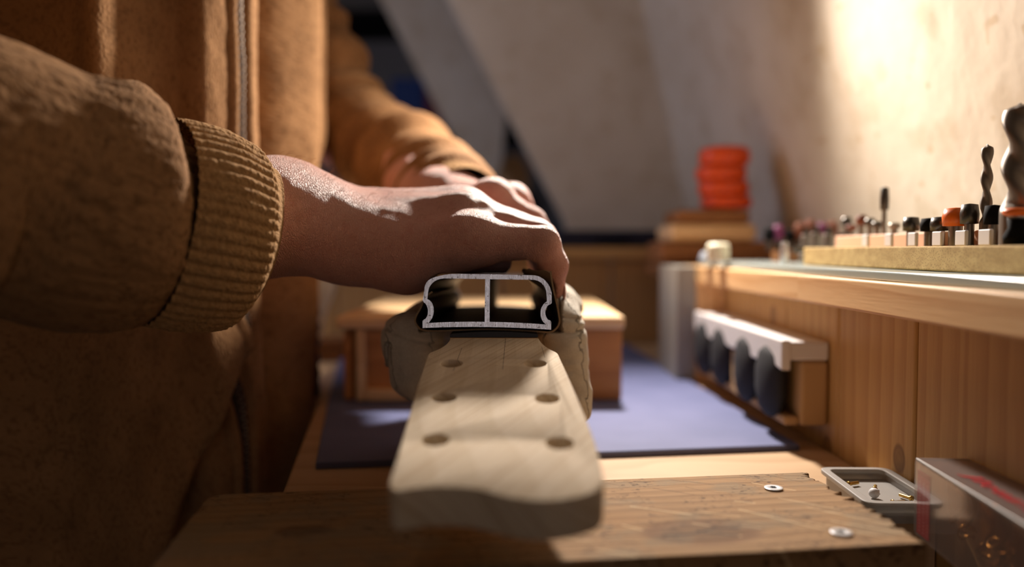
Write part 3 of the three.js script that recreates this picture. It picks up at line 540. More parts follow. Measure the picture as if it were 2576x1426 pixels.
{ // abrasive paper wrapped round the beam, its torn edge standing up on the right
  const r = rng(31), tear = Array.from({ length: 60 }, () => r());
  const base = [[395, 560], [330, 610], [268, 690], [222, 800], [165, 900], [140, 985], [180, 1062], [250, 1108], [430, 1122], [800, 1108], [1200, 1096], [1600, 1108], [1960, 1130], [2130, 1140], [2215, 1092], [2262, 1010], [2258, 920], [2225, 740], [2180, 560], [2150, 400], [2128, 240]];
  const geo = gridGeo(60, 120, (a, b) => {
    const d = BEAM_D + 0.0022 + a * (BEAM_L - 0.03), n = base.length - 1, end = n - 0.9 * tear[Math.floor(a * 55)] * (a > 0.02 ? 1 : 0.2) * 0.35, q = Math.min(b * end, n - 1e-4), i = Math.floor(q), f = q - i;
    const p0 = base[Math.max(i - 1, 0)], p1 = base[i], p2 = base[i + 1], p3 = base[Math.min(i + 2, n)], cr = (k) => 0.5 * (2 * p1[k] + (p2[k] - p0[k]) * f + (2 * p0[k] - 5 * p1[k] + 4 * p2[k] - p3[k]) * f * f + (3 * p1[k] - p0[k] - 3 * p2[k] + p3[k]) * f * f * f);
    let x = cr(0), y = cr(1); const free = smooth(n - 3, n, q), curl = smooth(0.03, 0.16, a) * smooth(0.3, 0.16, a);
    x -= free * curl * 420; y += free * curl * -30 + free * 26 * Math.sin(a * 90) * tear[Math.floor(a * 40)];
    const v = bz(x, y); return V(v.x, EYE + v.y - (d - BEAM_D) * SLOPE, -d);
  }, (a, b) => [b * 0.14, a * BEAM_L]);
  const T = 0.0009, back = geo.clone(); { const p = back.attributes.position, n = back.attributes.normal; for (let i = 0; i < p.count; i++) p.setXYZ(i, p.getX(i) + n.getX(i) * T, p.getY(i) + n.getY(i) * T, p.getZ(i) + n.getZ(i) * T); }
  const P1 = geo.attributes.position, P2 = back.attributes.position, ed = (list) => gridGeo(list.length - 1, 1, (a, b) => { const i = list[Math.round(a * (list.length - 1))], p = b ? P2 : P1; return V(p.getX(i), p.getY(i), p.getZ(i)); }, (a, b) => [a * 0.14, b * T]);
  const near = ed(Array.from({ length: 121 }, (_, j) => j)), torn = ed(Array.from({ length: 61 }, (_, i) => i * 121 + 120));
  tag(mesh('sandpaper', [geo, back, near, torn], M.paper), 'brown sandpaper wrapped under the aluminium beam, its torn edge standing up', 'sandpaper');
}
{ // linen-wrapped cradle under the neck
  const c0 = (x, y, d) => V(x, EYE + y, -d), rr = rng(7);
  const lobe = [cone(c0(-0.0585, -0.053, 0.462), c0(-0.0545, -0.070, 0.462), 0.0185, 0.0175), cone(c0(-0.057, -0.052, 0.50), c0(-0.051, -0.070, 0.50), 0.0175, 0.0165), cone(c0(-0.050, -0.046, 0.49), c0(-0.050, -0.05, 0.52), 0.012),
    cone(c0(0.0275, -0.043, 0.452), c0(0.0285, -0.085, 0.452), 0.0145, 0.0150), cone(c0(0.0285, -0.04, 0.50), c0(0.029, -0.085, 0.50), 0.0148, 0.015), cone(c0(0.026, -0.033, 0.47), c0(0.027, -0.035, 0.50), 0.012),
    cone(c0(-0.05, -0.080, 0.47), c0(0.027, -0.083, 0.47), 0.0075), cone(c0(-0.05, -0.080, 0.50), c0(0.027, -0.083, 0.50), 0.0075), cone(c0(0.036, -0.083, 0.447), c0(0.0395, -0.0915, 0.444), 0.005, 0.003)];
  const body = blend(lobe, 0.014);
  const neckCut = (x, y, z) => { const d = -z, q = EYE + NUT_Y - (d - NUT_D) * SLOPE, dx = Math.max(Math.abs(x + 0.0093) - 0.0228, 0), dy = Math.max(q - 0.021 - y, 0); return Math.hypot(dx, dy) - 0.0004; };
  const wr = [[0.03, -0.030, 0.42], [0.03, -0.052, 0.42]];
  const sdf = (x, y, z) => {
    let d = body(x, y, z);
    if (Math.abs(d) < 0.012) {
      d += 0.0022 * (noise3(x * 60, y * 110, z * 60, 3) - 0.5) + 0.0010 * (noise3(x * 160, y * 300, z * 160, 9) - 0.5);
      const h = y - EYE; d += 0.0016 * bump((h + 0.0425 - 0.12 * (x - 0.03) + 0.004 * noise2(x * 90, z * 90)) / 0.0013) * (x > 0 ? 1 : 0) + 0.0014 * bump((h + 0.0375 + 0.15 * (x - 0.03)) / 0.001) * (x > 0 ? 1 : 0);
      d += 0.0016 * bump((x + 0.071 - 0.12 * (h + 0.06)) / 0.0012) * (h < -0.052 ? 1 : 0) + 0.001 * bump((h + 0.05 + 0.3 * (x + 0.055)) / 0.0012) * (x < -0.03 ? 1 : 0);
    }
    const beamCut = Math.max(-0.0525 - x, x - 0.0272, EYE - 0.0448 + (z + BEAM_D) * 0.029 - y);
    return Math.max(d, -neckCut(x, y, z), -beamCut);
  };
  const g = nets(sdf, c0(-0.085, -0.102, 0.53), c0(0.054, -0.012, 0.425), 0.0013, (X, Y, Z, n) => Math.abs(n.x) > Math.abs(n.z) ? [Z, Y] : [X, Y]);
  tag(mesh('linen_cloth', g, M.linen), 'crumpled pale linen cloth padding the cradle under the neck', 'cloth');
  const t = thing('neck_rest', V(-0.01, EYE + BENCH + 0.0042, -0.482), 'brown wooden block carrying the linen-padded neck', 'support');
  mesh('block', boxAt(-0.053, 0.034, BENCH + 0.0043, -0.0915, 0.452, 0.512, { r: 0.002 }), M.walnut, t);
}

// ---------------------------------------------------------------- things on the bench
{ // white rack with black rollers on the plank panel
  const x0 = 0.1795, x1 = 0.2069, y0 = -0.1150, y1 = -0.064, d0 = 0.516, d1 = 0.762, t = thing('white_rack', V(0.2, EYE + y0, -0.66), 'tan rack with a scalloped white top hung on the planks', 'rack');
  mesh('rack_body', boxAt(x0 + 0.009, x1, y0, y1 - 0.008, d0, d1, { r: 0.003 }), M.tan, t);
  const s = new THREE.Shape(), L = d1 - d0, n = 4; s.moveTo(0, 0.0085); s.lineTo(L, 0.0085); s.lineTo(L, -0.004);
  for (let i = n - 1; i >= 0; i--) { const a = (i + 1) * L / n, m = L / n; s.lineTo(a - m * 0.12, -0.009); s.lineTo(a - m * 0.24, -0.0085); s.quadraticCurveTo(a - m * 0.5, 0.009, a - m * 0.80, -0.0075); s.lineTo(a - m + 0.002, -0.009); }
  s.lineTo(0, -0.009); s.lineTo(0, 0.0085);
  const front = new THREE.ExtrudeGeometry(s, { depth: 0.004, bevelEnabled: true, bevelSize: 0.001, bevelThickness: 0.001, bevelSegments: 2, curveSegments: 12 });
  front.rotateY(Math.PI / 2).translate(x0 - 0.003, EYE + y1 - 0.004, -d0);
  mesh('white_top', [boxUV(front), boxAt(x0, x1, y1 - 0.0078, y1 + 0.0045, d0, d1, { r: 0.002 })], M.white, t);
  mesh('divider', [boxAt(x0 - 0.001, x0 + 0.009, y0 + 0.004, y1 - 0.016, 0.633, 0.645), boxAt(x0 - 0.001, x0 + 0.009, y0, y0 + 0.006, d0 + 0.002, d1)], M.tan, t);
  const spots = [0.546, 0.601, 0.672, 0.731], names = ['nearest the tan end of the rack', 'second along from the tan end of the rack', 'third along from the tan end of the rack', 'farthest from the tan end, beside the post'];
  spots.forEach((d, i) => {
    const g = thing('black_roller', V(x0 + 0.002, EYE + y0 + 0.006, -d), `black rounded roller under the white scallops, ${names[i]}`, 'roller', 'black rollers in the white rack');
    const prof = [[0, -0.0205], [0.006, -0.0205], [0.0125, -0.016], [0.0158, -0.006], [0.0158, 0.006], [0.0125, 0.016], [0.006, 0.0205], [0, 0.0205]];
    const b = lathe(prof, 32).scale(0.5, 1.16, 1.5).translate(x0 - 0.001, EYE + y0 + 0.0255, -d); mesh('roller_body', b, M.blackRubber, g);
    mesh('axle', new THREE.CylinderGeometry(0.002, 0.002, 0.048, 12).translate(x0 + 0.001, EYE + y0 + 0.0275, -d), M.darkSteel, g);
  });
}
{ // shallow clear tray with small brass bits and a white bead
  const y = -0.121, t = thing('parts_tray', V(0.187, EYE + BENCH, -0.405), 'shallow clear plastic tray with rounded rim beside the rough board', 'tray');
  const rr = (w, h, r, C = THREE.Shape) => { const s = new C(); s.moveTo(-w + r, -h); s.lineTo(w - r, -h); s.quadraticCurveTo(w, -h, w, -h + r); s.lineTo(w, h - r); s.quadraticCurveTo(w, h, w - r, h); s.lineTo(-w + r, h); s.quadraticCurveTo(-w, h, -w, h - r); s.lineTo(-w, -h + r); s.quadraticCurveTo(-w, -h, -w + r, -h); return s; };
  const c = V(0.187, 0, -0.402), put = (g, yy) => boxUV(g.rotateX(-Math.PI / 2).rotateY(-0.02).translate(c.x, EYE + yy, c.z));
  const rim = rr(0.0185, 0.031, 0.0065); rim.holes.push(rr(0.0152, 0.0277, 0.005, THREE.Path));
  mesh('rim', put(new THREE.ExtrudeGeometry(rim, { depth: 0.0012, bevelEnabled: true, bevelSize: 0.0006, bevelThickness: 0.0006, bevelSegments: 3 }), y), M.frost, t);
  const wall = rr(0.0168, 0.0293, 0.006); wall.holes.push(rr(0.0158, 0.0283, 0.0055, THREE.Path));
  mesh('tray_wall', put(new THREE.ExtrudeGeometry(wall, { depth: 0.0084, bevelEnabled: false }), BENCH + 0.0003), M.frost, t);
  mesh('tray_floor', put(new THREE.ExtrudeGeometry(rr(0.0157, 0.0282, 0.0055), { depth: 0.0048, bevelEnabled: false }), BENCH + 0.0003), M.frost, t);
  const fl = EYE + BENCH + 0.0053, b = at(2213, 1232, 0.39);
  tag(mesh('white_bead', new THREE.SphereGeometry(0.0026, 24, 16).translate(b.x, fl + 0.0026, -0.396), M.white), 'round white bead lying in the clear tray', 'bead');
  [[0.184, 0.418, 0.4], [0.1905, 0.412, 1.1], [0.196, 0.397, 2.0], [0.193, 0.386, 0.2]].forEach(([x, d, a], i) => {
    const k = thing('brass_pin', V(x, fl, -d), ['tiny brass pin in the tray, at the far left corner', 'tiny brass pin in the tray, behind the white bead', 'tiny brass pin in the tray, right of the white bead', 'tiny brass pin in the tray, in front of the white bead'][i], 'pin', 'brass pins in the clear tray');
    const m = new THREE.Matrix4().makeRotationY(a); mesh('pin', lathe([[0, 0], [0.0009, 0], [0.0009, 0.006], [0.0014, 0.0062], [0.0014, 0.0072], [0, 0.0074]], 14).rotateZ(Math.PI / 2).applyMatrix4(m).translate(x, fl + 0.0014, -d), M.brass, k);
  });
}
{ // clear plastic box of gold-coloured fittings, red print
  const xN = 0.174, xF = 0.1855, hw = 0.0315, top = -0.096, dF = 0.3605, dN = 0.215, len = dF - dN, ang = Math.atan2(xF - xN, len);
  const Q = (u, v, w) => V(xF - Math.sin(ang) * u + Math.cos(ang) * w, EYE + v, -dF + Math.cos(ang) * u + Math.sin(ang) * w);   // u towards the camera, w to the right
  const t = thing('clear_box', Q(len / 2, BENCH, hw / 2), 'clear plastic box with red print, full of gold fittings', 'box'), lo = BENCH + 0.0005;
  const panel = (pts, th, mat, name, label) => { const n = pts[1].clone().sub(pts[0]).cross(pts[2].clone().sub(pts[0])).normalize().multiplyScalar(th), a = pts, b = pts.map((p) => p.clone().add(n)), g = new THREE.BufferGeometry(), q = []; const f = (p, q2, r, s) => q.push(p, q2, r, p, r, s); f(a[3], a[2], a[1], a[0]); f(b[0], b[1], b[2], b[3]); for (let i = 0; i < 4; i++) { const j = (i + 1) % 4; f(a[i], a[j], b[j], b[i]); } g.setAttribute('position', new THREE.Float32BufferAttribute(q.flatMap((v) => v.toArray()), 3)); g.computeVertexNormals(); const L1 = a[0].distanceTo(a[1]), L2 = a[1].distanceTo(a[2]), uv = []; for (let i = 0; i < q.length; i++) { const d = q[i].clone().sub(a[0]); uv.push(d.dot(a[1].clone().sub(a[0]).normalize()) / L1, d.dot(a[3].clone().sub(a[0]).normalize()) / L2); } g.setAttribute('uv', new THREE.Float32BufferAttribute(uv, 2)); return mesh(name, g, mat, t, label); };
  panel([Q(0, lo, 0), Q(len, lo, 0), Q(len, top, 0), Q(0, top, 0)], 0.0008, M.clear, 'clear_side');
  panel([Q(0, lo, hw), Q(0, top, hw), Q(len, top, hw), Q(len, lo, hw)], 0.0008, M.clear, 'clear_side');
  panel([Q(0.0009, lo, 0.0009), Q(0.0009, top, 0.0009), Q(0.0009, top, hw - 0.0009), Q(0.0009, lo, hw - 0.0009)], 0.0008, M.clear, 'end_panel');
  panel([Q(len - 0.001, lo, 0.0009), Q(len - 0.001, lo, hw - 0.0009), Q(len - 0.001, top, hw - 0.0009), Q(len - 0.001, top, 0.0009)], 0.0008, M.clear, 'end_panel');
  panel([Q(0, top + 0.0002, 0), Q(len, top + 0.0002, 0), Q(len, top + 0.0002, hw), Q(0, top + 0.0002, hw)], 0.001, M.lidPlastic, 'clear_lid');
  mesh('lid_edge', [tube([Q(0, top + 0.0005, 0.0001), Q(len, top + 0.0005, 0.0001)], 0.0007, 2, 8), tube([Q(0, top + 0.0005, 0), Q(0, top + 0.0005, hw)], 0.0006, 2, 8), tube([Q(0, top + 0.0005, hw), Q(len, top + 0.0005, hw)], 0.0006, 2, 8)], M.frost, t);
  const hand = document.createElement('canvas'); hand.width = 512; hand.height = 256; const c = hand.getContext('2d');
  c.clearRect(0, 0, 512, 256); c.fillStyle = '#b01420'; c.font = 'bold italic 70px serif'; c.save(); c.translate(120, 205); c.rotate(-0.02); c.fillText('Jleur', 0, 0); c.fillText('Fixe', 200, 6); c.restore(); c.fillRect(20, 30, 240, 12); c.font = 'bold 44px sans-serif'; c.fillText('///////', 280, 90); c.fillRect(250, 190, 200, 6);
  const print = new THREE.CanvasTexture(hand); print.colorSpace = THREE.SRGBColorSpace;
  panel([Q(0.002, top + 0.0015, 0.001), Q(0.115, top + 0.0015, 0.001), Q(0.115, top + 0.0015, hw - 0.001), Q(0.002, top + 0.0015, hw - 0.001)], 0.0001, std({ map: print, transparent: true, alphaTest: 0.4, roughness: 0.5 }), 'lid_print', 'red lettering printed on the lid');
  panel([Q(0.002, lo + 0.001, -0.0002), Q(0.0145, lo + 0.001, -0.0002), Q(0.0145, top - 0.0036, -0.0002), Q(0.002, top - 0.0036, -0.0002)], 0.0002, (() => { const cv = document.createElement('canvas'); cv.width = 128; cv.height = 256; const k = cv.getContext('2d'); k.fillStyle = '#b8202a'; k.fillRect(0, 0, 128, 256); k.fillStyle = '#a00010'; k.fillRect(0, 0, 128, 18); k.fillStyle = '#c86a68'; for (const x of [18, 60, 100]) for (let y = 40; y < 250; y += 14) k.fillRect(x, y, 12 + ((y * 7) % 9), 8); const m = new THREE.CanvasTexture(cv); m.colorSpace = THREE.SRGBColorSpace; return std({ map: m, roughness: 0.5 }); })(), 'red_label', 'red label with a column of print');
  // folded gold fittings: a pale bent plate under a bright ring
  const fit = (u, v, w, a, i) => {
    const g = thing('gold_fitting', Q(u, v, w), `bent gold-coloured fitting in the clear box, ${['next to the red label', 'second from the red label', 'third from the red label', 'fourth from the red label', 'fifth from the red label, at the picture edge'][i]}`, 'fitting', 'gold fittings in the clear box');
    const s = new THREE.Shape(); s.moveTo(-0.004, 0.0125); s.lineTo(0.0042, 0.0085); s.quadraticCurveTo(0.0062, 0.003, 0.001, -0.0005); s.lineTo(-0.0005, -0.004); s.lineTo(-0.0022, -0.0045); s.lineTo(-0.004, 0.0125);
    const pl = boxUV(new THREE.ExtrudeGeometry(s, { depth: 0.0009, bevelEnabled: true, bevelSize: 0.0003, bevelThickness: 0.0003, bevelSegments: 2 })), R = new THREE.Matrix4().makeRotationY(Math.PI / 2 + ang + a * 0.0), o = Q(u, v, w);
    const S = new THREE.Matrix4().makeScale(-1, 1, 1); void S;
    pl.rotateY(-Math.PI / 2 + ang + a).translate(o.x, o.y, o.z); mesh('plate', pl, M.goldPlastic, g);
    mesh('ring', new THREE.TorusGeometry(0.0042, 0.0008, 10, 28).rotateX(Math.PI / 2 + 0.4 * a).scale(1, 1, 1).translate(o.x + 0.007, o.y + 0.0118, o.z), M.brass, g);
    mesh('pin', tube([V(o.x + 0.004, o.y + 0.0135, o.z), V(o.x + 0.007, o.y + 0.002, o.z + 0.002), V(o.x + 0.005, o.y - 0.006, o.z - 0.001)], 0.0006, 16), M.brass, g);
  };
  [[0.0305, 0.1], [0.056, -0.15], [0.081, 0.12], [0.104, -0.1], [0.126, 0.15]].forEach(([u, a], i) => fit(u, -0.1105, 0.0035, a, i));
  const r = rng(77), bits = []; for (let i = 0; i < 70; i++) { const o = Q(0.012 + r() * 0.11, BENCH + 0.002 + r() * 0.009, 0.010 + r() * 0.018); bits.push(new THREE.TorusGeometry(0.0022 + r() * 0.002, 0.0005, 6, 16, Math.PI * (1 + r())).rotateX(r() * 3).rotateY(r() * 6).translate(o.x, o.y, o.z)); }
  const lo2 = mesh('loose_rings', bits, M.brass); lo2.userData.kind = 'stuff'; tag(lo2, 'heap of small brass rings on the floor of the clear box', 'rings');
}

// ---------------------------------------------------------------- things on the shelf
const SHELF = -0.0102;                                                 // top of the glass plate
{
  const t = thing('bit_holder', V(0.25, EYE + SHELF, -0.44), 'particle-board bit holder with a pink strip and white tags', 'holder');
  mesh('chip_block', boxAt(0.2105, 0.236, SHELF, 0.0022, 0.19, 0.575, { r: 0.001, grain: 'z' }), M.chip, t);
  mesh('pink_strip', boxAt(0.2365, 0.262, SHELF, 0.0104, 0.19, 0.583, { r: 0.001, grain: 'z' }), M.pink, t, 'taller pink strip along the back');
  for (const [i, d] of [0.378, 0.398, 0.420, 0.446, 0.474, 0.505].entries()) mesh('white_tag', boxAt(0.2235, 0.2255, 0.0024, 0.0100, d - 0.0040 - (5 - i) * 0.0003, d + 0.0040, { r: 0.0006 }), M.white, t);
}
const top = 0.0024;
function twist(name, x, d, r, h, label, mat = M.steel, turns = 5) {     // twist drill: two flutes winding up
  const t = thing(name, V(x, EYE + top, -d), label, 'drill bit');
  const g = gridGeo(80, 36, (a, b) => { const th = b * Math.PI * 2, y = a * h, fl = a < 0.22 ? 0 : smooth(0.22, 0.3, a), tip = smooth(1, 0.96, a), w = 1 - 0.5 * fl * Math.pow(Math.abs(Math.cos(th - a * turns * Math.PI * 2 * 0.5)), 1.5), rad = r * w * Math.max(tip, 0.08); return V(x + Math.cos(th) * rad, EYE + top + y, -d + Math.sin(th) * rad); }, (a, b) => [a * h, b * r * 6], true);
  mesh('fluted_shaft', g, mat, t); return t;
}
twist('twist_drill', 0.229, 0.3615, 0.0070, 0.064, 'thickest and tallest spiral drill standing in the bit holder', M.drill, 3);
twist('twist_drill', 0.233, 0.392, 0.0028, 0.0497, 'slim spiral drill standing left of the thickest one', M.drill, 4);
function peg(name, px, pyTop, x, r, mat, label, category, group, base = top, extra) { // a shank with a head, standing in the holder, its head at a height read from the photograph
  const D = x * FOCAL / (px - 1288), y = -(pyTop - 630) / FOCAL * D, t = thing(name, V(x, EYE + base, -D), label, category, group), h = y - base;
  mesh('shank', new THREE.CylinderGeometry(r * 0.55, r * 0.55, h * 0.6, 16).translate(x, EYE + base + h * 0.3, -D), M.steel, t);
  mesh('head', lathe([[0, h * 0.5], [r, h * 0.52], [r * 1.05, h * 0.75], [r * 0.9, h * 0.97], [0, h]], 24).translate(x, EYE + base, -D), mat, t);
  return t;
}
peg('driver_bit', 2497, 515, 0.231, 0.0042, M.black, 'black driver bit between the two spiral drills', 'bit');
peg('driver_bit', 2436, 512, 0.229, 0.0042, M.darkSteel, 'dark driver bit with an orange collar right of the orange knob', 'bit');
peg('round_bit', 2402, 522, 0.229, 0.0062, M.orangePlastic, 'bright orange round-ended bit in the holder', 'bit');
peg('router_bit', 2362, 545, 0.229, 0.0046, M.darkSteel, 'wide black cutter left of the orange knob', 'bit');
peg('router_bit', 2335, 548, 0.231, 0.0044, M.black, 'flat black cutter beside the wide black one', 'bit');
peg('router_bit', 2290, 545, 0.229, 0.0044, M.darkSteel, 'brown-grey cutter standing alone beside the first white tag', 'bit');
peg('thin_drill', 2222, 470, 0.250, 0.0028, M.darkSteel, 'tall thin dark drill standing in the pink strip', 'drill bit', undefined, 0.0106);
{ // orange ringed tool at the picture edge
  const x = 0.222, D = x * FOCAL / (2556 - 1288), t = thing('orange_cutter', V(x, EYE + top, -D), 'black and white cutter with an orange ring at the picture edge', 'bit');
  mesh('cutter_body', lathe([[0, 0.0005], [0.0052, 0.0005], [0.0056, 0.004], [0.0036, 0.0075], [0.0040, 0.012], [0, 0.0125]], 28).translate(x, EYE + top, -D), M.black, t);
  mesh('orange_ring', new THREE.TorusGeometry(0.0042, 0.0017, 12, 32).rotateX(Math.PI / 2).translate(x, EYE + top + 0.0145, -D), M.orangePlastic, t);
  mesh('neck', new THREE.CylinderGeometry(0.0032, 0.004, 0.004, 20).translate(x, EYE + top + 0.0135, -D), M.zinc, t);
}
{ // farther row of small bits with coloured heads
  const list = [[2140, 565, 'rust', 'rust-brown bit'], [2128, 545, 'darkSteel', 'tall dark bit'], [2165, 540, 'rust', 'second rust-brown bit'], [2187, 548, 'darkSteel', 'grey-black bit'], [2205, 556, 'darkSteel', 'short dark bit'], [2248, 560, 'steel', 'short steel bit']];
  const where = ['at the left end of the pink strip', 'just left of the rust-brown pair on the pink strip', 'in the middle of the pink strip', 'beside the tall thin drill, on its left', 'low beside the foot of the tall thin drill', 'right of the tall thin drill'];
  list.forEach(([px, py, m, l], i) => peg('small_bit', px, py, 0.25, 0.0036, M[m], `${l} ${where[i]}`, 'bit', 'small bits in the pink strip', 0.0106));
}
{ // steel collets and clamps lying left of the holder
  const col = (px, py, D, r, h, mat, label) => { const p = at(px, py, D), t = thing('steel_collet', V(p.x, EYE + SHELF, -D), label, 'collet', 'steel collets on the glass plate'); mesh('sleeve', lathe([[r * 0.5, 0], [r, 0.0004], [r, h * 0.55], [r * 0.8, h * 0.62], [r * 0.8, h * 0.92], [r * 0.5, h], [r * 0.5, 0]], 28).translate(p.x, EYE + SHELF, -D), mat, t); mesh('pin', new THREE.CylinderGeometry(r * 0.45, r * 0.45, h * 0.3, 14).translate(p.x, EYE + SHELF + h * 1.05, -D), M.darkSteel, t); };
  col(1973, 650, 0.60, 0.0034, 0.017, M.zinc, 'bright steel collet standing alone near the shelf edge');
  col(2028, 625, 0.66, 0.0055, 0.024, M.steel, 'grey steel collet, leftmost of the close row behind the shelf edge');
  col(2052, 620, 0.645, 0.0055, 0.025, M.steel, 'grey steel collet, second in the close row');
  col(2084, 628, 0.63, 0.0058, 0.024, M.steel, 'grey steel collet, third in the close row');
  col(2118, 640, 0.585, 0.0046, 0.019, M.zinc, 'bright steel collet touching the end of the bit holder');
  const c = at(2080, 655, 0.6), t = thing('steel_clamp', V(c.x, EYE + SHELF, -0.6), 'grey steel clamp lying on the glass before the collets', 'clamp');
  mesh('jaw', boxAt(c.x - 0.019, c.x + 0.016, SHELF, SHELF + 0.0085, 0.597, 0.607, { r: 0.002 }), M.steel, t); mesh('screw', new THREE.CylinderGeometry(0.0026, 0.0026, 0.05, 16).rotateZ(Math.PI / 2).translate(c.x, EYE + SHELF + 0.011, -0.6), M.darkSteel, t);
  const far = [[1935, 572, 'black', 'black'], [1958, 566, 'purple', 'purple'], [1985, 578, 'black', 'short black'], [2012, 560, 'rust', 'rust-red'], [2038, 552, 'rust', 'tall rust-red'], [2068, 560, 'purple', 'dark violet'], [2095, 556, 'rust', 'brown']];
  const note = ['leftmost of the coloured row, beside the wood blocks', 'between the two black ones', 'right of the purple one', 'above the leftmost collets', 'tallest of the coloured row', 'right of the tallest rust-red one', 'last of the coloured row before the holder'];
  const rk = thing('bit_rack', V(0.26, EYE + SHELF, -0.735), 'dark wooden strip holding a row of coloured bits', 'holder'); mesh('strip', boxAt(0.243, 0.29, SHELF, 0.0, 0.70, 0.745, { r: 0.001 }), M.walnut, rk);
  far.forEach(([px, py, m, l], i) => { const D = 0.728, p = at(px, py, D), h = p.y - EYE - 0.0003, g = thing('coloured_bit', V(p.x, EYE + 0.0003, -D), `${l} bit, ${note[i]}`, 'bit', 'coloured bits in the dark strip'); mesh('shank', new THREE.CylinderGeometry(0.0024, 0.0024, h * 0.5, 12).translate(p.x, EYE + 0.0003 + h * 0.25, -D), M.darkSteel, g); mesh('head', lathe([[0, h * 0.4], [0.0046, h * 0.42], [0.005, h * 0.8], [0.0034, h], [0, h]], 20).translate(p.x, EYE + 0.0003, -D), M[m], g); });
}
{ // wood offcuts and the stack of orange rolls
  const D = 0.90, blk = (px0, px1, py0, py1, dep, mat, label) => { const a = at(px0, py1, D), b = at(px1, py0, D); const t = thing('wood_offcut', V((a.x + b.x) / 2, a.y, -D - dep / 2), label, 'wood block', 'stacked wood blocks'); mesh('block', boxAt(a.x, b.x, a.y - EYE, b.y - EYE, D, D + dep, { r: 0.006 }), mat, t); return t; };
  blk(1660, 1965, 607, 662, 0.09, M.walnut, 'wide brown wood block, lowest under the orange rolls');
  blk(1687, 1905, 563, 606.5, 0.085, M.boxLight, 'pale wood block in the middle of the stack');
  blk(1702, 1890, 527, 562.5, 0.08, M.walnut, 'dark wood block directly under the orange rolls');
  const rows = [[516, 33, 0.002, 'lowest'], [483, 38, -0.001, 'second from below'], [445, 38, -0.004, 'second from above'], [407, 46, 0.0, 'topmost']];
  rows.forEach(([py, hpx, dx, l]) => {
    const b = at(1822, 526 - (516 - py) * 0.99, D + 0.03), h = hpx / FOCAL * (D + 0.03) * 0.985, R = 0.0282, x = b.x + dx, t = thing('orange_roll', V(x, b.y, -D - 0.03), `orange plastic roll, ${l} in the stack`, 'roll', 'stack of orange rolls');
    mesh('roll_body', lathe([[0.012, 0.0003], [R - 0.003, 0.0003], [R, h * 0.16], [R + 0.0008, h * 0.5], [R, h * 0.84], [R - 0.003, h - 0.0003], [0.012, h - 0.0003], [0.012, 0.0003]], 48).translate(x, b.y, -D - 0.03), M.orange, t);
    mesh('groove_ring', new THREE.TorusGeometry(R + 0.0004, 0.0012, 8, 48).rotateX(Math.PI / 2).translate(x, b.y + h * 0.5, -D - 0.03), M.orange, t);
  });
  const c = at(1806, 662, 0.70), g = thing('cream_knob', V(c.x, EYE + SHELF, -0.70), 'cream plastic knob at the far end of the glass plate', 'knob');
  mesh('knob', lathe([[0, 0.0003], [0.0078, 0.0003], [0.0098, 0.003], [0.010, 0.013], [0.0085, 0.0165], [0, 0.0172]], 36).translate(c.x, EYE + SHELF, -0.70), M.cream, g);
  mesh('hole', new THREE.CylinderGeometry(0.003, 0.003, 0.001, 16).translate(c.x, EYE + SHELF + 0.0172, -0.70), M.black, g);
  const d = at(1752, 660, 0.74), k = thing('grey_puck', V(d.x, EYE + SHELF - 0.005, -0.74), 'flat blue-grey plastic piece left of the cream knob', 'piece'); mesh('puck', lathe([[0, 0], [0.009, 0], [0.0095, 0.002], [0.007, 0.009], [0, 0.0095]], 28).scale(1, 1, 1.4).translate(d.x + 0.012, EYE + SHELF, -0.74), std({ color: 0x7f8894, roughness: 0.6 }), k);
}
{ // beyond the jacket: glue bottle upside down in a block, black ribbed grip
  const D = 0.95, c = at(802, 800, D), t = thing('glue_bottle', V(c.x, EYE - 0.075, -D), 'white plastic bottle standing on its nozzle beside the jacket', 'bottle');
  mesh('bottle_body', lathe([[0.0012, -0.104], [0.0028, -0.1035], [0.0055, -0.085], [0.0165, -0.056], [0.0200, -0.044], [0.0206, -0.028], [0.0192, -0.018], [0.014, -0.0122], [0, -0.011]], 40).translate(c.x, EYE, -D), M.creamPlastic, t);
  mesh('base_ring', new THREE.TorusGeometry(0.014, 0.0014, 8, 36).rotateX(Math.PI / 2).translate(c.x, EYE - 0.0122, -D), M.creamPlastic, t);
  const b = thing('drilled_block', V(c.x + 0.012, EYE + BENCH, -D), 'dark wood block that holds the white bottle by its nozzle', 'wood block'); mesh('block', boxAt(c.x - 0.016, c.x + 0.034, BENCH + 0.0005, -0.1045, D - 0.025, D + 0.025), M.walnut, b);
  const e = at(774, 850, 0.70), g = thing('ribbed_grip', V(e.x, EYE + BENCH, -0.70), 'black ribbed tool grip standing against the jacket', 'tool');
  const prof = [[0, 0.0005], [0.0098, 0.0005], [0.0105, 0.01]]; for (let i = 0; i < 5; i++) { const y = 0.016 + i * 0.0135; prof.push([0.0092, y], [0.0108, y + 0.003], [0.0108, y + 0.008], [0.0092, y + 0.011]); } prof.push([0.0085, 0.086], [0.005, 0.0905], [0, 0.0915]);
  mesh('grip', lathe(prof, 36).translate(e.x, EYE + BENCH, -0.70), M.blackGloss, g);
  const rings = []; for (let i = 1; i < 4; i++) rings.push(new THREE.TorusGeometry(0.0106, 0.0011, 8, 32).rotateX(Math.PI / 2).translate(e.x, EYE + BENCH + 0.0215 + i * 0.0135, -0.70)); mesh('rib_glint', rings, std({ color: 0x5b6788, roughness: 0.35 }), g, 'blue-grey highlights painted on the ribs');  // blue-grey rings stand in for highlights on the black grip
}

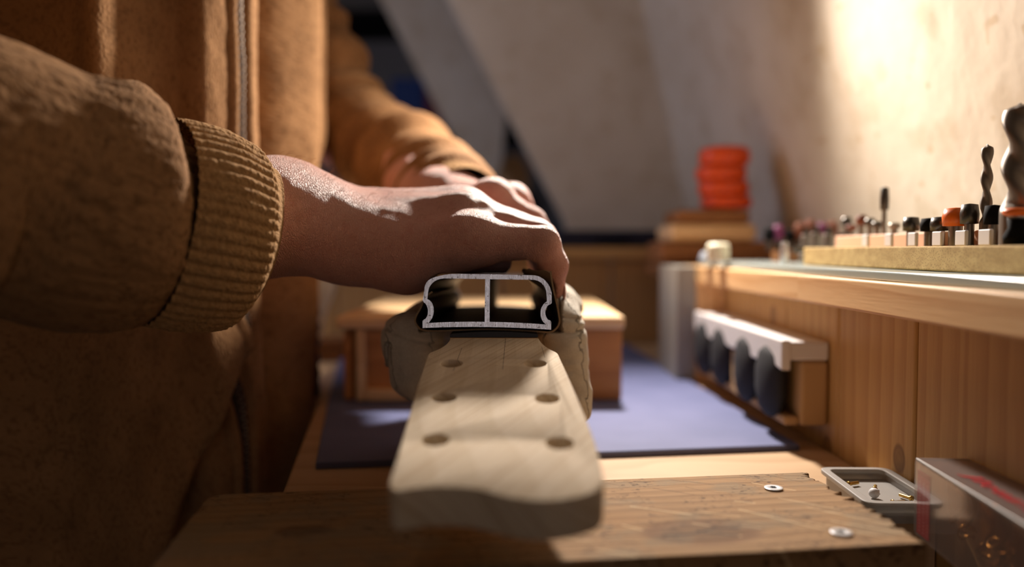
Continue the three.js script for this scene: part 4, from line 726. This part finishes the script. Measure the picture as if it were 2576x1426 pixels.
// ---------------------------------------------------------------- the person
{
  const who = thing('person', V(-0.32, 0, -0.63), 'person in a brown zipped jacket bending over the bench, both hands pressing the aluminium beam', 'person');
  const W = (px, py, D) => at(px, py, D);
  // the beam as a distance, so that palms and fingers lie flat on it
  const bx0 = bz(262, 0).x, bx1 = bz(2250, 0).x, by0 = bz(0, 1090).y, by1 = bz(0, 286).y;
  const onBeam = (x, y, z) => { const d = -z, yy = y - EYE + (d - BEAM_D) * SLOPE, r = 0.008, cx = (bx0 + bx1) / 2, cy = (by0 + by1) / 2, hx = (bx1 - bx0) / 2 - r, hy = (by1 - by0) / 2 - r, qx = Math.abs(x - cx) - hx, qy = Math.abs(yy - cy) - hy; const rr = Math.hypot(Math.max(qx, 0), Math.max(qy, 0)) + Math.min(Math.max(qx, qy), 0) - r; return Math.max(rr, BEAM_D - d); };
  // ---- right hand, its little finger towards the camera
  const arm = [cone(W(700, 547, 0.443), W(940, 612, 0.449), 0.0262, 0.0150), cone(W(470, 555, 0.395), W(700, 547, 0.443), 0.031, 0.0268), cone(W(700, 547, 0.443), W(800, 556, 0.453), 0.0268, 0.0226), cone(W(560, 560, 0.432), W(800, 552, 0.475), 0.028, 0.021)];
  const back = [cone(W(850, 626, 0.449), W(1172, 606, 0.4375), 0.0150, 0.0118), cone(W(850, 582, 0.463), W(1168, 548, 0.458), 0.0178, 0.0122), cone(W(850, 554, 0.479), W(1164, 531, 0.479), 0.0185, 0.0127), cone(W(850, 562, 0.493), W(1160, 543, 0.4995), 0.017, 0.0125)];
  const pad = [cone(W(903, 646, 0.448), W(1022, 666, 0.4425), 0.0152, 0.0158), cone(W(1030, 655, 0.444), W(1205, 602, 0.438), 0.0145, 0.0118), cone(W(890, 615, 0.47), W(1110, 610, 0.47), 0.02, 0.015), cone(W(880, 600, 0.498), W(1040, 630, 0.505), 0.018, 0.014)];
  const pinky = [W(1176, 605, 0.4375), W(1366, 611, 0.436), W(1393, 668, 0.445), W(1393, 726, 0.450)], ring = [W(1170, 548, 0.458), W(1360, 599, 0.4545), W(1388, 654, 0.461), W(1390, 714, 0.466)], mid = [W(1166, 531, 0.479), W(1354, 592, 0.4722), W(1382, 648, 0.477), W(1386, 710, 0.481)], idx = [W(1162, 543, 0.4995), W(1338, 600, 0.490), W(1368, 650, 0.494), W(1374, 704, 0.497)], thumb = [W(1040, 630, 0.503), W(1150, 653, 0.484), W(1256, 661, 0.470)];
  const rFing = [chain(pinky, [0.0118, 0.0087, 0.0076, 0.0064]), chain(ring, [0.012, 0.009, 0.008, 0.0068]), chain(mid, [0.012, 0.0093, 0.0082, 0.007]), chain(idx, [0.012, 0.0092, 0.008, 0.007]), chain(thumb, [0.013, 0.0098, 0.0078])];
  const knk = [ellipsoid(W(1168, 590, 0.4385), 0.0125, 0.0085, 0.010), ellipsoid(W(1160, 530, 0.458), 0.0135, 0.0085, 0.010), ellipsoid(W(1152, 512, 0.479), 0.0135, 0.0085, 0.010)];
  const tendon = [cone(W(930, 530, 0.463), W(1150, 530, 0.459), 0.0035, 0.004), cone(W(940, 498, 0.479), W(1150, 512, 0.480), 0.0035, 0.004), cone(W(850, 590, 0.457), W(1150, 572, 0.4475), 0.0100, 0.0080)];
  const ulna = ellipsoid(W(742, 470, 0.45), 0.012, 0.009, 0.011);
  const palm1 = blend([...arm, ulna], 0.016), palm2 = blend([...back, ...pad], 0.013), knuckles = blend([...knk, ...tendon], 0.008);
  const fold = (x, y, z) => 0.0007 * (noise3(x * 140, y * 140, z * 140, 2) - 0.5) + 0.0012 * (noise3(x * 45, y * 45, z * 45, 5) - 0.5);
  const rHand = (x, y, z) => {
    let d = smin(palm1(x, y, z), palm2(x, y, z), 0.018);
    if (d < 0.05) { let f = rFing[0](x, y, z); for (let i = 1; i < 5; i++) f = smin(f, rFing[i](x, y, z), 0.0022); d = smin(d, f, 0.009); d = smin(d, knuckles(x, y, z), 0.009); d += fold(x, y, z); d = Math.max(d, -onBeam(x, y, z) + 0.0002); }
    return d;
  };
  const handUV = (cy, cz) => (X, Y, Z) => [X, Math.atan2(Z - cz, Y - cy) * 0.032];
  const gR = nets(rHand, V(-0.170, EYE - 0.045, -0.555), V(0.045, EYE + 0.062, -0.40), 0.0016, handUV(EYE + 0.006, -0.468));
  // ---- left hand, farther along the beam, its forefinger towards the camera
  const lArm = [cone(W(990, 420, 0.78), W(1118, 510, 0.614), 0.030, 0.0235), cone(W(1012, 430, 0.78), W(1130, 506, 0.634), 0.028, 0.022)];
  const lBack = [cone(W(1122, 515, 0.600), W(1237, 503, 0.546), 0.019, 0.0115), cone(W(1130, 513, 0.612), W(1287, 514, 0.569), 0.019, 0.0115), cone(W(1135, 518, 0.625), W(1293, 530, 0.592), 0.018, 0.0115), cone(W(1135, 528, 0.635), W(1285, 547, 0.612), 0.017, 0.011), cone(W(1150, 555, 0.60), W(1255, 570, 0.575), 0.018, 0.014), cone(W(1140, 550, 0.59), W(1190, 590, 0.556), 0.016, 0.012)];
  const li = [W(1237, 503, 0.546), W(1338, 556, 0.541), W(1370, 612, 0.545), W(1377, 668, 0.55)], lm = [W(1287, 514, 0.569), W(1346, 572, 0.574), W(1366, 625, 0.58), W(1366, 676, 0.584)], lr = [W(1293, 530, 0.592), W(1346, 588, 0.60), W(1362, 635, 0.605), W(1362, 680, 0.608)], lp = [W(1285, 547, 0.612), W(1332, 600, 0.624), W(1352, 640, 0.628), W(1354, 678, 0.630)], lt = [W(1180, 585, 0.556), W(1186, 622, 0.545), W(1196, 646, 0.538)];
  const lFing = [chain(li, [0.0112, 0.009, 0.0078, 0.0068]), chain(lm, [0.0112, 0.0092, 0.008, 0.007]), chain(lr, [0.0112, 0.009, 0.0078, 0.0068]), chain(lp, [0.011, 0.0085, 0.0073, 0.0064]), chain(lt, [0.013, 0.0098, 0.0078])];
  const lKnk = blend([ellipsoid(W(1243, 484, 0.546), 0.010, 0.0095, 0.010), ellipsoid(W(1291, 496, 0.568), 0.010, 0.0095, 0.010), cone(W(1160, 498, 0.587), W(1240, 482, 0.546), 0.004), cone(W(1180, 494, 0.60), W(1288, 494, 0.569), 0.004)], 0.006);
  const lp1 = blend(lArm, 0.016), lp2 = blend(lBack, 0.012);
  const lHand = (x, y, z) => {
    let d = smin(lp1(x, y, z), lp2(x, y, z), 0.02);
    if (d < 0.05) { let f = lFing[0](x, y, z); for (let i = 1; i < 5; i++) f = smin(f, lFing[i](x, y, z), 0.002); d = smin(d, f, 0.008); d = smin(d, lKnk(x, y, z), 0.008); d += fold(x, y, z); d = Math.max(d, -onBeam(x, y, z) + 0.0002); }
    return d;
  };
  const gL = nets(lHand, V(-0.115, EYE - 0.04, -0.76), V(0.045, EYE + 0.11, -0.515), 0.0019, handUV(EYE + 0.02, -0.59));
  // ---- trunk, upper arms, legs, head: hidden in the clothes or above the picture
  const C = V(-0.331, 0, -0.5824), rShoulder = V(-0.40, EYE + 0.33, -0.44), lShoulder = V(-0.265, EYE + 0.33, -0.825), rElbow = V(-0.262, EYE + 0.04, -0.285), lElbow = V(-0.182, EYE + 0.122, -0.842);
  const hip = (s) => V(C.x - 0.02 + s * 0.045, EYE - 0.22, C.z - s * 0.075), knee = (s) => V(C.x + 0.03 + s * 0.05, 0.46, C.z - s * 0.085), ankle = (s) => V(C.x - 0.02 + s * 0.055, 0.09, C.z - s * 0.09);
  const rough = blend([cone(V(C.x - 0.03, EYE - 0.15, C.z - 0.05), V(C.x - 0.03, EYE + 0.28, C.z - 0.05), 0.08, 0.085), cone(rShoulder, lShoulder, 0.045), cone(V(C.x - 0.01, EYE + 0.34, C.z), V(C.x + 0.035, EYE + 0.45, C.z), 0.052, 0.05), ellipsoid(V(C.x + 0.075, EYE + 0.56, C.z + 0.01), 0.098, 0.118, 0.078), cone(V(C.x + 0.13, EYE + 0.50, C.z + 0.0), V(C.x + 0.135, EYE + 0.475, C.z), 0.03), cone(V(C.x + 0.17, EYE + 0.565, C.z), V(C.x + 0.186, EYE + 0.535, C.z), 0.009, 0.013), ellipsoid(V(C.x + 0.06, EYE + 0.55, C.z + 0.082), 0.016, 0.03, 0.009), ellipsoid(V(C.x + 0.06, EYE + 0.55, C.z - 0.066), 0.016, 0.03, 0.009),
    cone(rShoulder, rElbow, 0.048, 0.04), cone(rElbow, W(470, 555, 0.395), 0.04, 0.031), cone(lShoulder, lElbow, 0.029, 0.029), cone(lElbow, W(990, 420, 0.78), 0.029, 0.026),
    ...[-1, 1].flatMap((s) => [cone(hip(s), knee(s), 0.07, 0.05), cone(knee(s), ankle(s), 0.05, 0.036), cone(ankle(s), ankle(s).add(V(0.09, -0.06, 0)), 0.036, 0.028)])], 0.03);
  const gB = nets(rough, V(-0.56, 0.0, -1.0), V(0.0, EYE + 0.72, -0.22), 0.013, (X, Y, Z) => [X, Y]);
  mesh('body', [gB, gR, gL], M.skin, who);
  const hairCap = (x, y, z) => Math.max(ellipsoid(V(C.x + 0.062, EYE + 0.575, C.z + 0.008), 0.104, 0.118, 0.088)(x, y, z), (x - C.x - 0.11) * 0.8 - (y - EYE - 0.585) * 0.6);
  mesh('hair', nets((x, y, z) => hairCap(x, y, z) + 0.006 * (noise3(x * 90, y * 30, z * 90) - 0.5), V(-0.40, EYE + 0.42, -0.76), V(-0.12, EYE + 0.72, -0.5), 0.006), M.hair, who);
  for (const s of [-1, 1]) { const e = mesh('eye', new THREE.SphereGeometry(0.0115, 20, 14).translate(C.x + 0.157, EYE + 0.567, C.z + 0.008 + s * 0.031), M.white, who); mesh('iris', new THREE.SphereGeometry(0.005, 16, 10).translate(C.x + 0.1665, EYE + 0.565, C.z + 0.008 + s * 0.031), M.black, e); }
  mesh('mouth', tube([V(C.x + 0.158, EYE + 0.497, C.z + 0.026), V(C.x + 0.166, EYE + 0.495, C.z), V(C.x + 0.158, EYE + 0.497, C.z - 0.026)], 0.004, 16), std({ color: 0xa0584c, roughness: 0.5 }), who);
  // nails
  const nail = (tip, prev, r) => { const d = tip.clone().sub(prev).normalize(), out = V(1, 0.35, 0).sub(d.clone().multiplyScalar(d.dot(V(1, 0.35, 0)))).normalize(), g = new THREE.SphereGeometry(1, 16, 10).scale(r * 0.75, r * 0.16, r * 0.95); g.applyMatrix4(new THREE.Matrix4().makeBasis(out.clone().cross(d), out, d)); const p = tip.clone().addScaledVector(out, r * 0.93).addScaledVector(d, r * 0.25); mesh('nail', g.translate(p.x, p.y, p.z), M.nail, who); };
  for (const f of [pinky, ring, mid, idx, li, lm, lr, lp]) nail(f[3], f[2], 0.0062);
  { const d = 0.0072; for (const th of [thumb, lt]) { const p = th[2].clone().add(V(0.003, d * 0.95, 0)); mesh('nail', new THREE.SphereGeometry(1, 16, 10).scale(0.0066, 0.0014, 0.0056).translate(p.x, p.y, p.z), M.nail, who); } }
  { // fine hairs on the near wrist and the back of the hand
    const r = rng(5), hairs = [], p = gR.attributes.position, n = gR.attributes.normal, o = worldOf(who); let k = 0;
    for (let q = 0; q < 90000 && k < 200; q++) { const i = Math.floor(r() * p.count), x = p.getX(i), y = p.getY(i), ny = n.getY(i), nz = n.getZ(i); if (x > -0.025 || x < -0.155 || ny < 0.12 || (x > -0.10 && (nz < 0.2 || r() > 0.55))) continue; k++;
      const a = V(x, y, p.getZ(i)), N = V(n.getX(i), ny, nz), T = V(0.8, -0.2 + r() * 0.3, 0.45 * (r() - 0.2)), l = 0.0028 + r() * 0.0035; hairs.push(tube([a.clone().addScaledVector(N, -0.0004), a.clone().addScaledVector(N, l * 0.4).addScaledVector(T, l * 0.35), a.clone().addScaledVector(N, l * 0.5).addScaledVector(T, l)], 0.000045, 4, 4)); }
    const m = mesh('arm_hair', hairs, M.armHair, who); m.userData.kind = 'stuff';
  }

  // ---- jacket: a cloth shell round the trunk, pleated lengthwise; s runs along the front from the zip
  const F = V(0.985, 0, 0.17), Pp = V(0.17, 0, -0.985);
  const folds = (s, y) => {
    const w = 0.006 * (noise2(y * 7, 3.1) - 0.5) + 0.004 * (noise2(y * 19, 9.7) - 0.5), u = s + w, up = smooth(-0.06, 0.06, y), lowr = 1 - up;
    let f = 0.022 * bump((u - 0.126) / 0.030) - 0.030 * bump((u - 0.060) / 0.019) - 0.007 * bump((u - 0.176) / 0.006) + 0.010 * bump((u - 0.205) / 0.02) + 0.012 * smooth(-0.047, -0.031, u) * smooth(0.038, 0.030, u);
    f += -0.012 * bump((u + 0.064) / 0.024) * (0.4 + 0.6 * up) + 0.018 * bump((u + 0.105) / 0.012) * smooth(0.02, 0.14, y) - 0.008 * bump((u + 0.145) / 0.02);
    const d1 = (s - (-0.013 + (y + 0.067) * 0.47 + 0.003 * noise2(y * 24, 1.2))) / 0.0085, d2 = (s - (-0.126 + (y + 0.07) * 0.22)) / 0.0075, d3 = (s + 0.148 - (y + 0.07) * 0.3) / 0.006;
    const on = smooth(-0.035, -0.07, y);
    f += on * (0.013 * (d1 < 0 ? Math.exp(-d1 * d1 * 0.12) : Math.exp(-d1 * d1 * 1.6)) - 0.010 * bump((d1 - 2.2) / 1.3) + 0.006 * (d2 < 0 ? Math.exp(-d2 * d2 * 0.2) : Math.exp(-d2 * d2 * 2)) + 0.005 * bump(d3));
    return f + 0.0035 * (fbm2(s * 22, y * 9, 3) - 0.5) + 0.0012 * (fbm2(s * 130, y * 90, 2, 0, 0, 7) - 0.5);
  };
  const farSide = (y) => { const k = [[-0.4, 0.160], [-0.215, 0.165], [-0.13, 0.185], [-0.025, 0.232], [0.066, 0.240], [0.115, 0.280], [0.22, 0.290], [0.4, 0.290]]; let i = 0; while (i < k.length - 2 && y > k[i + 1][0]) i++; return lerp(k[i][1], k[i + 1][1], smooth(k[i][0], k[i + 1][0], y)); };
  const shellAt = (phi, y, lift = 0) => {
    const sh = smooth(0.22, 0.37, y), b = lerp(phi > 0 ? farSide(y) : 0.085, 0.11, sh * sh), a = lerp(0.132, 0.085, sh * sh), f = Math.cos(phi) > -0.1 ? folds((phi > 0 ? farSide(y) : 0.1) * phi, y) * smooth(-0.1, 0.15, Math.cos(phi)) : 0;
    const ca = Math.cos(phi), sa = Math.sin(phi), pw = (v, e) => Math.sign(v) * Math.pow(Math.abs(v), e);
    const base = V(C.x, EYE + y, C.z).addScaledVector(F, a * pw(ca, 0.45)).addScaledVector(Pp, b * pw(sa, 0.95));
    const nn = F.clone().multiplyScalar(ca / a).addScaledVector(Pp, sa / b).normalize();
    return base.addScaledVector(nn, f + lift + 0.012 * smooth(-0.2, -0.42, y));
  };
  const yLo = -0.40, yHi = 0.37;
  const shell = gridGeo(300, 560, (u, v) => shellAt((v - 0.5) * Math.PI * 2, lerp(yLo, yHi, u)), (u, v) => [(v - 0.5) * 1.2, lerp(yLo, yHi, u)], true, true);
  mesh('jacket_body', shell, M.jacket, who, 'brown jacket body with lengthwise pleats');
  mesh('collar', loft([V(C.x, EYE + 0.355, C.z), V(C.x + 0.005, EYE + 0.40, C.z), V(C.x + 0.012, EYE + 0.435, C.z)], (t, th) => 0.10 - 0.02 * t + 0.004 * Math.sin(th * 3), 10, 48, V(1, 0, 0)), M.jacket, who);
  { // zip: tape down the front, raised edges and teeth
    const strip = (s0, s1, l0, l1, n = 200) => gridGeo(n, 4, (u, v) => { const y = lerp(yLo + 0.01, yHi - 0.02, u), s = lerp(s0, s1, v); return shellAt(s > 0 ? s / farSide(y) : s / 0.1, y, lerp(l0, l1, Math.sin(v * Math.PI))); }, (u, v) => [u, v * 0.02]);
    const z = mesh('zip', strip(-0.004, 0.004, 0.0004, 0.0012), M.zipTape, who, 'dark zip tape down the front');
    const teeth = []; for (let i = 0; i < 260; i++) { const y = yLo + 0.015 + i * 0.0029, p = shellAt(0, y, 0.0018), q = shellAt(i % 2 ? 0.0011 / farSide(y) : -0.011, y, 0.0016); teeth.push(new THREE.BoxGeometry(0.0016, 0.0016, 0.0016).translate((p.x + q.x) / 2, p.y, (p.z + q.z) / 2)); }
    const tm = mesh('zip_teeth', teeth, M.zipTeeth, z); tm.userData.kind = 'stuff';
    for (const s of [-0.0085, 0.0095]) mesh('zip_edge', strip(s - 0.0042, s + 0.0042, 0.0005, 0.0042), M.jacket, who);
  }
  // ---- sleeves
  const rs = [[420, 556, 0.378], [330, 548, 0.366], [220, 522, 0.352], [100, 476, 0.340], [-20, 432, 0.328], [-250, 405, 0.306], [-480, 345, 0.296]].map(([x, y, d]) => W(x, y, d)); rs.push(V(-0.285, EYE + 0.10, -0.30), V(-0.345, EYE + 0.20, -0.345), V(-0.405, EYE + 0.30, -0.43), V(-0.37, EYE + 0.345, -0.52));
  const sleeveR = loft(rs, (t, th, s) => {
    const f = 0.0535 + 0.016 * smooth(0.02, 0.16, s) - 0.0035 * bump((s - 0.062) / 0.016) * (0.5 + 0.5 * Math.cos(th)) - 0.013 * bump((s - 0.0) / 0.012) + 0.006 * Math.sin(s * 60 + 1.2 * Math.sin(th)) * smooth(0.02, 0.05, s) * (0.6 + 0.4 * Math.cos(th - 0.6));
    return f + 0.005 * bump((s - 0.028) / 0.014) * (0.5 + 0.5 * Math.cos(th - 0.4)) + 0.005 * (fbm2(th * 1.4 + 20, s * 22, 3) - 0.5) * Math.abs(Math.sin(th / 2)) + 0.0015 * (noise2(Math.cos(th) * 30 + 40, s * 120 + Math.sin(th) * 30) - 0.5);
  }, 220, 200);
  mesh('sleeve', sleeveR, M.jacket, who);
  const ribs = (th, n) => Math.pow(Math.abs(Math.cos(th * n / 2)), 0.7);
  const cuffR = loft([W(392, 555, 0.371), W(470, 570, 0.381), W(550, 588, 0.392), W(622, 603, 0.402), W(634, 606, 0.4035), W(622, 603, 0.402), W(560, 590, 0.393)], (t, th) => {
    const out = t < 0.60 ? 1 : 0, e = t < 0.60 ? t / 0.60 : 1, body = 0.0462 - 0.0022 * e + 0.0022 * Math.sin(e * 3.1) + 0.0015 * Math.cos(th * 2 + 0.4) + 0.0017 * ribs(th, 52) * (0.8 + 0.3 * noise2(th * 9, t * 30));
    return t < 0.60 ? body : lerp(body - 0.0008, 0.0385, smooth(0.60, 0.72, t));
  }, 120, 464);
  mesh('cuff', cuffR, M.cuff, who, 'ribbed knit cuff');
  const ls = [[1156, 510, 0.618], [1120, 484, 0.668], [1056, 438, 0.742], [989, 393, 0.785], [926, 346, 0.812], [877, 296, 0.832], [846, 236, 0.84], [812, 155, 0.84], [768, 75, 0.84], [735, -40, 0.835], [700, -200, 0.82]].map(([x, y, d]) => W(x, y, d));
  const sleeveL = loft(ls, (t, th, s) => {
    let f = lerp(0.0285, 0.0375, smooth(0, 0.022, s)) + 0.006 * smooth(0.05, 0.16, s);
    f += 0.0065 * Math.sin(s * 92 - 0.8 + 0.7 * Math.sin(th)) * bump((s - 0.165) / 0.06) + 0.004 * Math.sin(s * 150 + 1.4 * Math.sin(th + 1)) * smooth(0.02, 0.06, s);
    return f + 0.007 * (fbm2(th * 1.5 + 9, s * 20, 3) - 0.5) * Math.abs(Math.sin(th / 2));
  }, 200, 160);
  mesh('sleeve', sleeveL, M.jacket, who);
  mesh('cuff', loft([W(1172, 515, 0.602), W(1160, 510, 0.613), W(1142, 502, 0.630)], (t, th) => 0.0275 + 0.003 * t + 0.0009 * ribs(th, 44), 20, 200), M.cuff, who);
  // ---- trousers and shoes, below the picture
  const trouser = blend([cone(V(C.x - 0.01, EYE - 0.36, C.z), V(C.x - 0.01, EYE - 0.46, C.z), 0.125, 0.11), ...[-1, 1].flatMap((s) => [cone(hip(s), knee(s), 0.092, 0.075), cone(knee(s), ankle(s), 0.075, 0.062)])], 0.04);
  mesh('trousers', nets((x, y, z) => Math.max(trouser(x, y, z) + 0.006 * (noise3(x * 20, y * 14, z * 20) - 0.5), 0.085 - y, y - EYE + 0.32), V(-0.55, 0.06, -0.9), V(-0.1, EYE - 0.28, -0.38), 0.011), M.trouser, who);
  for (const s of [-1, 1]) { const a = ankle(s), sh = blend([cone(V(a.x - 0.02, 0.045, a.z), V(a.x + 0.17, 0.036, a.z), 0.045, 0.036), cone(V(a.x, 0.05, a.z), V(a.x, 0.095, a.z), 0.045, 0.045)], 0.03); mesh('shoe', nets((x, y, z) => Math.max(sh(x, y, z), 0.0005 - y), V(a.x - 0.08, -0.01, a.z - 0.06), V(a.x + 0.23, 0.15, a.z + 0.06), 0.007), M.shoe, who); }
}

renderer.render(scene, camera);
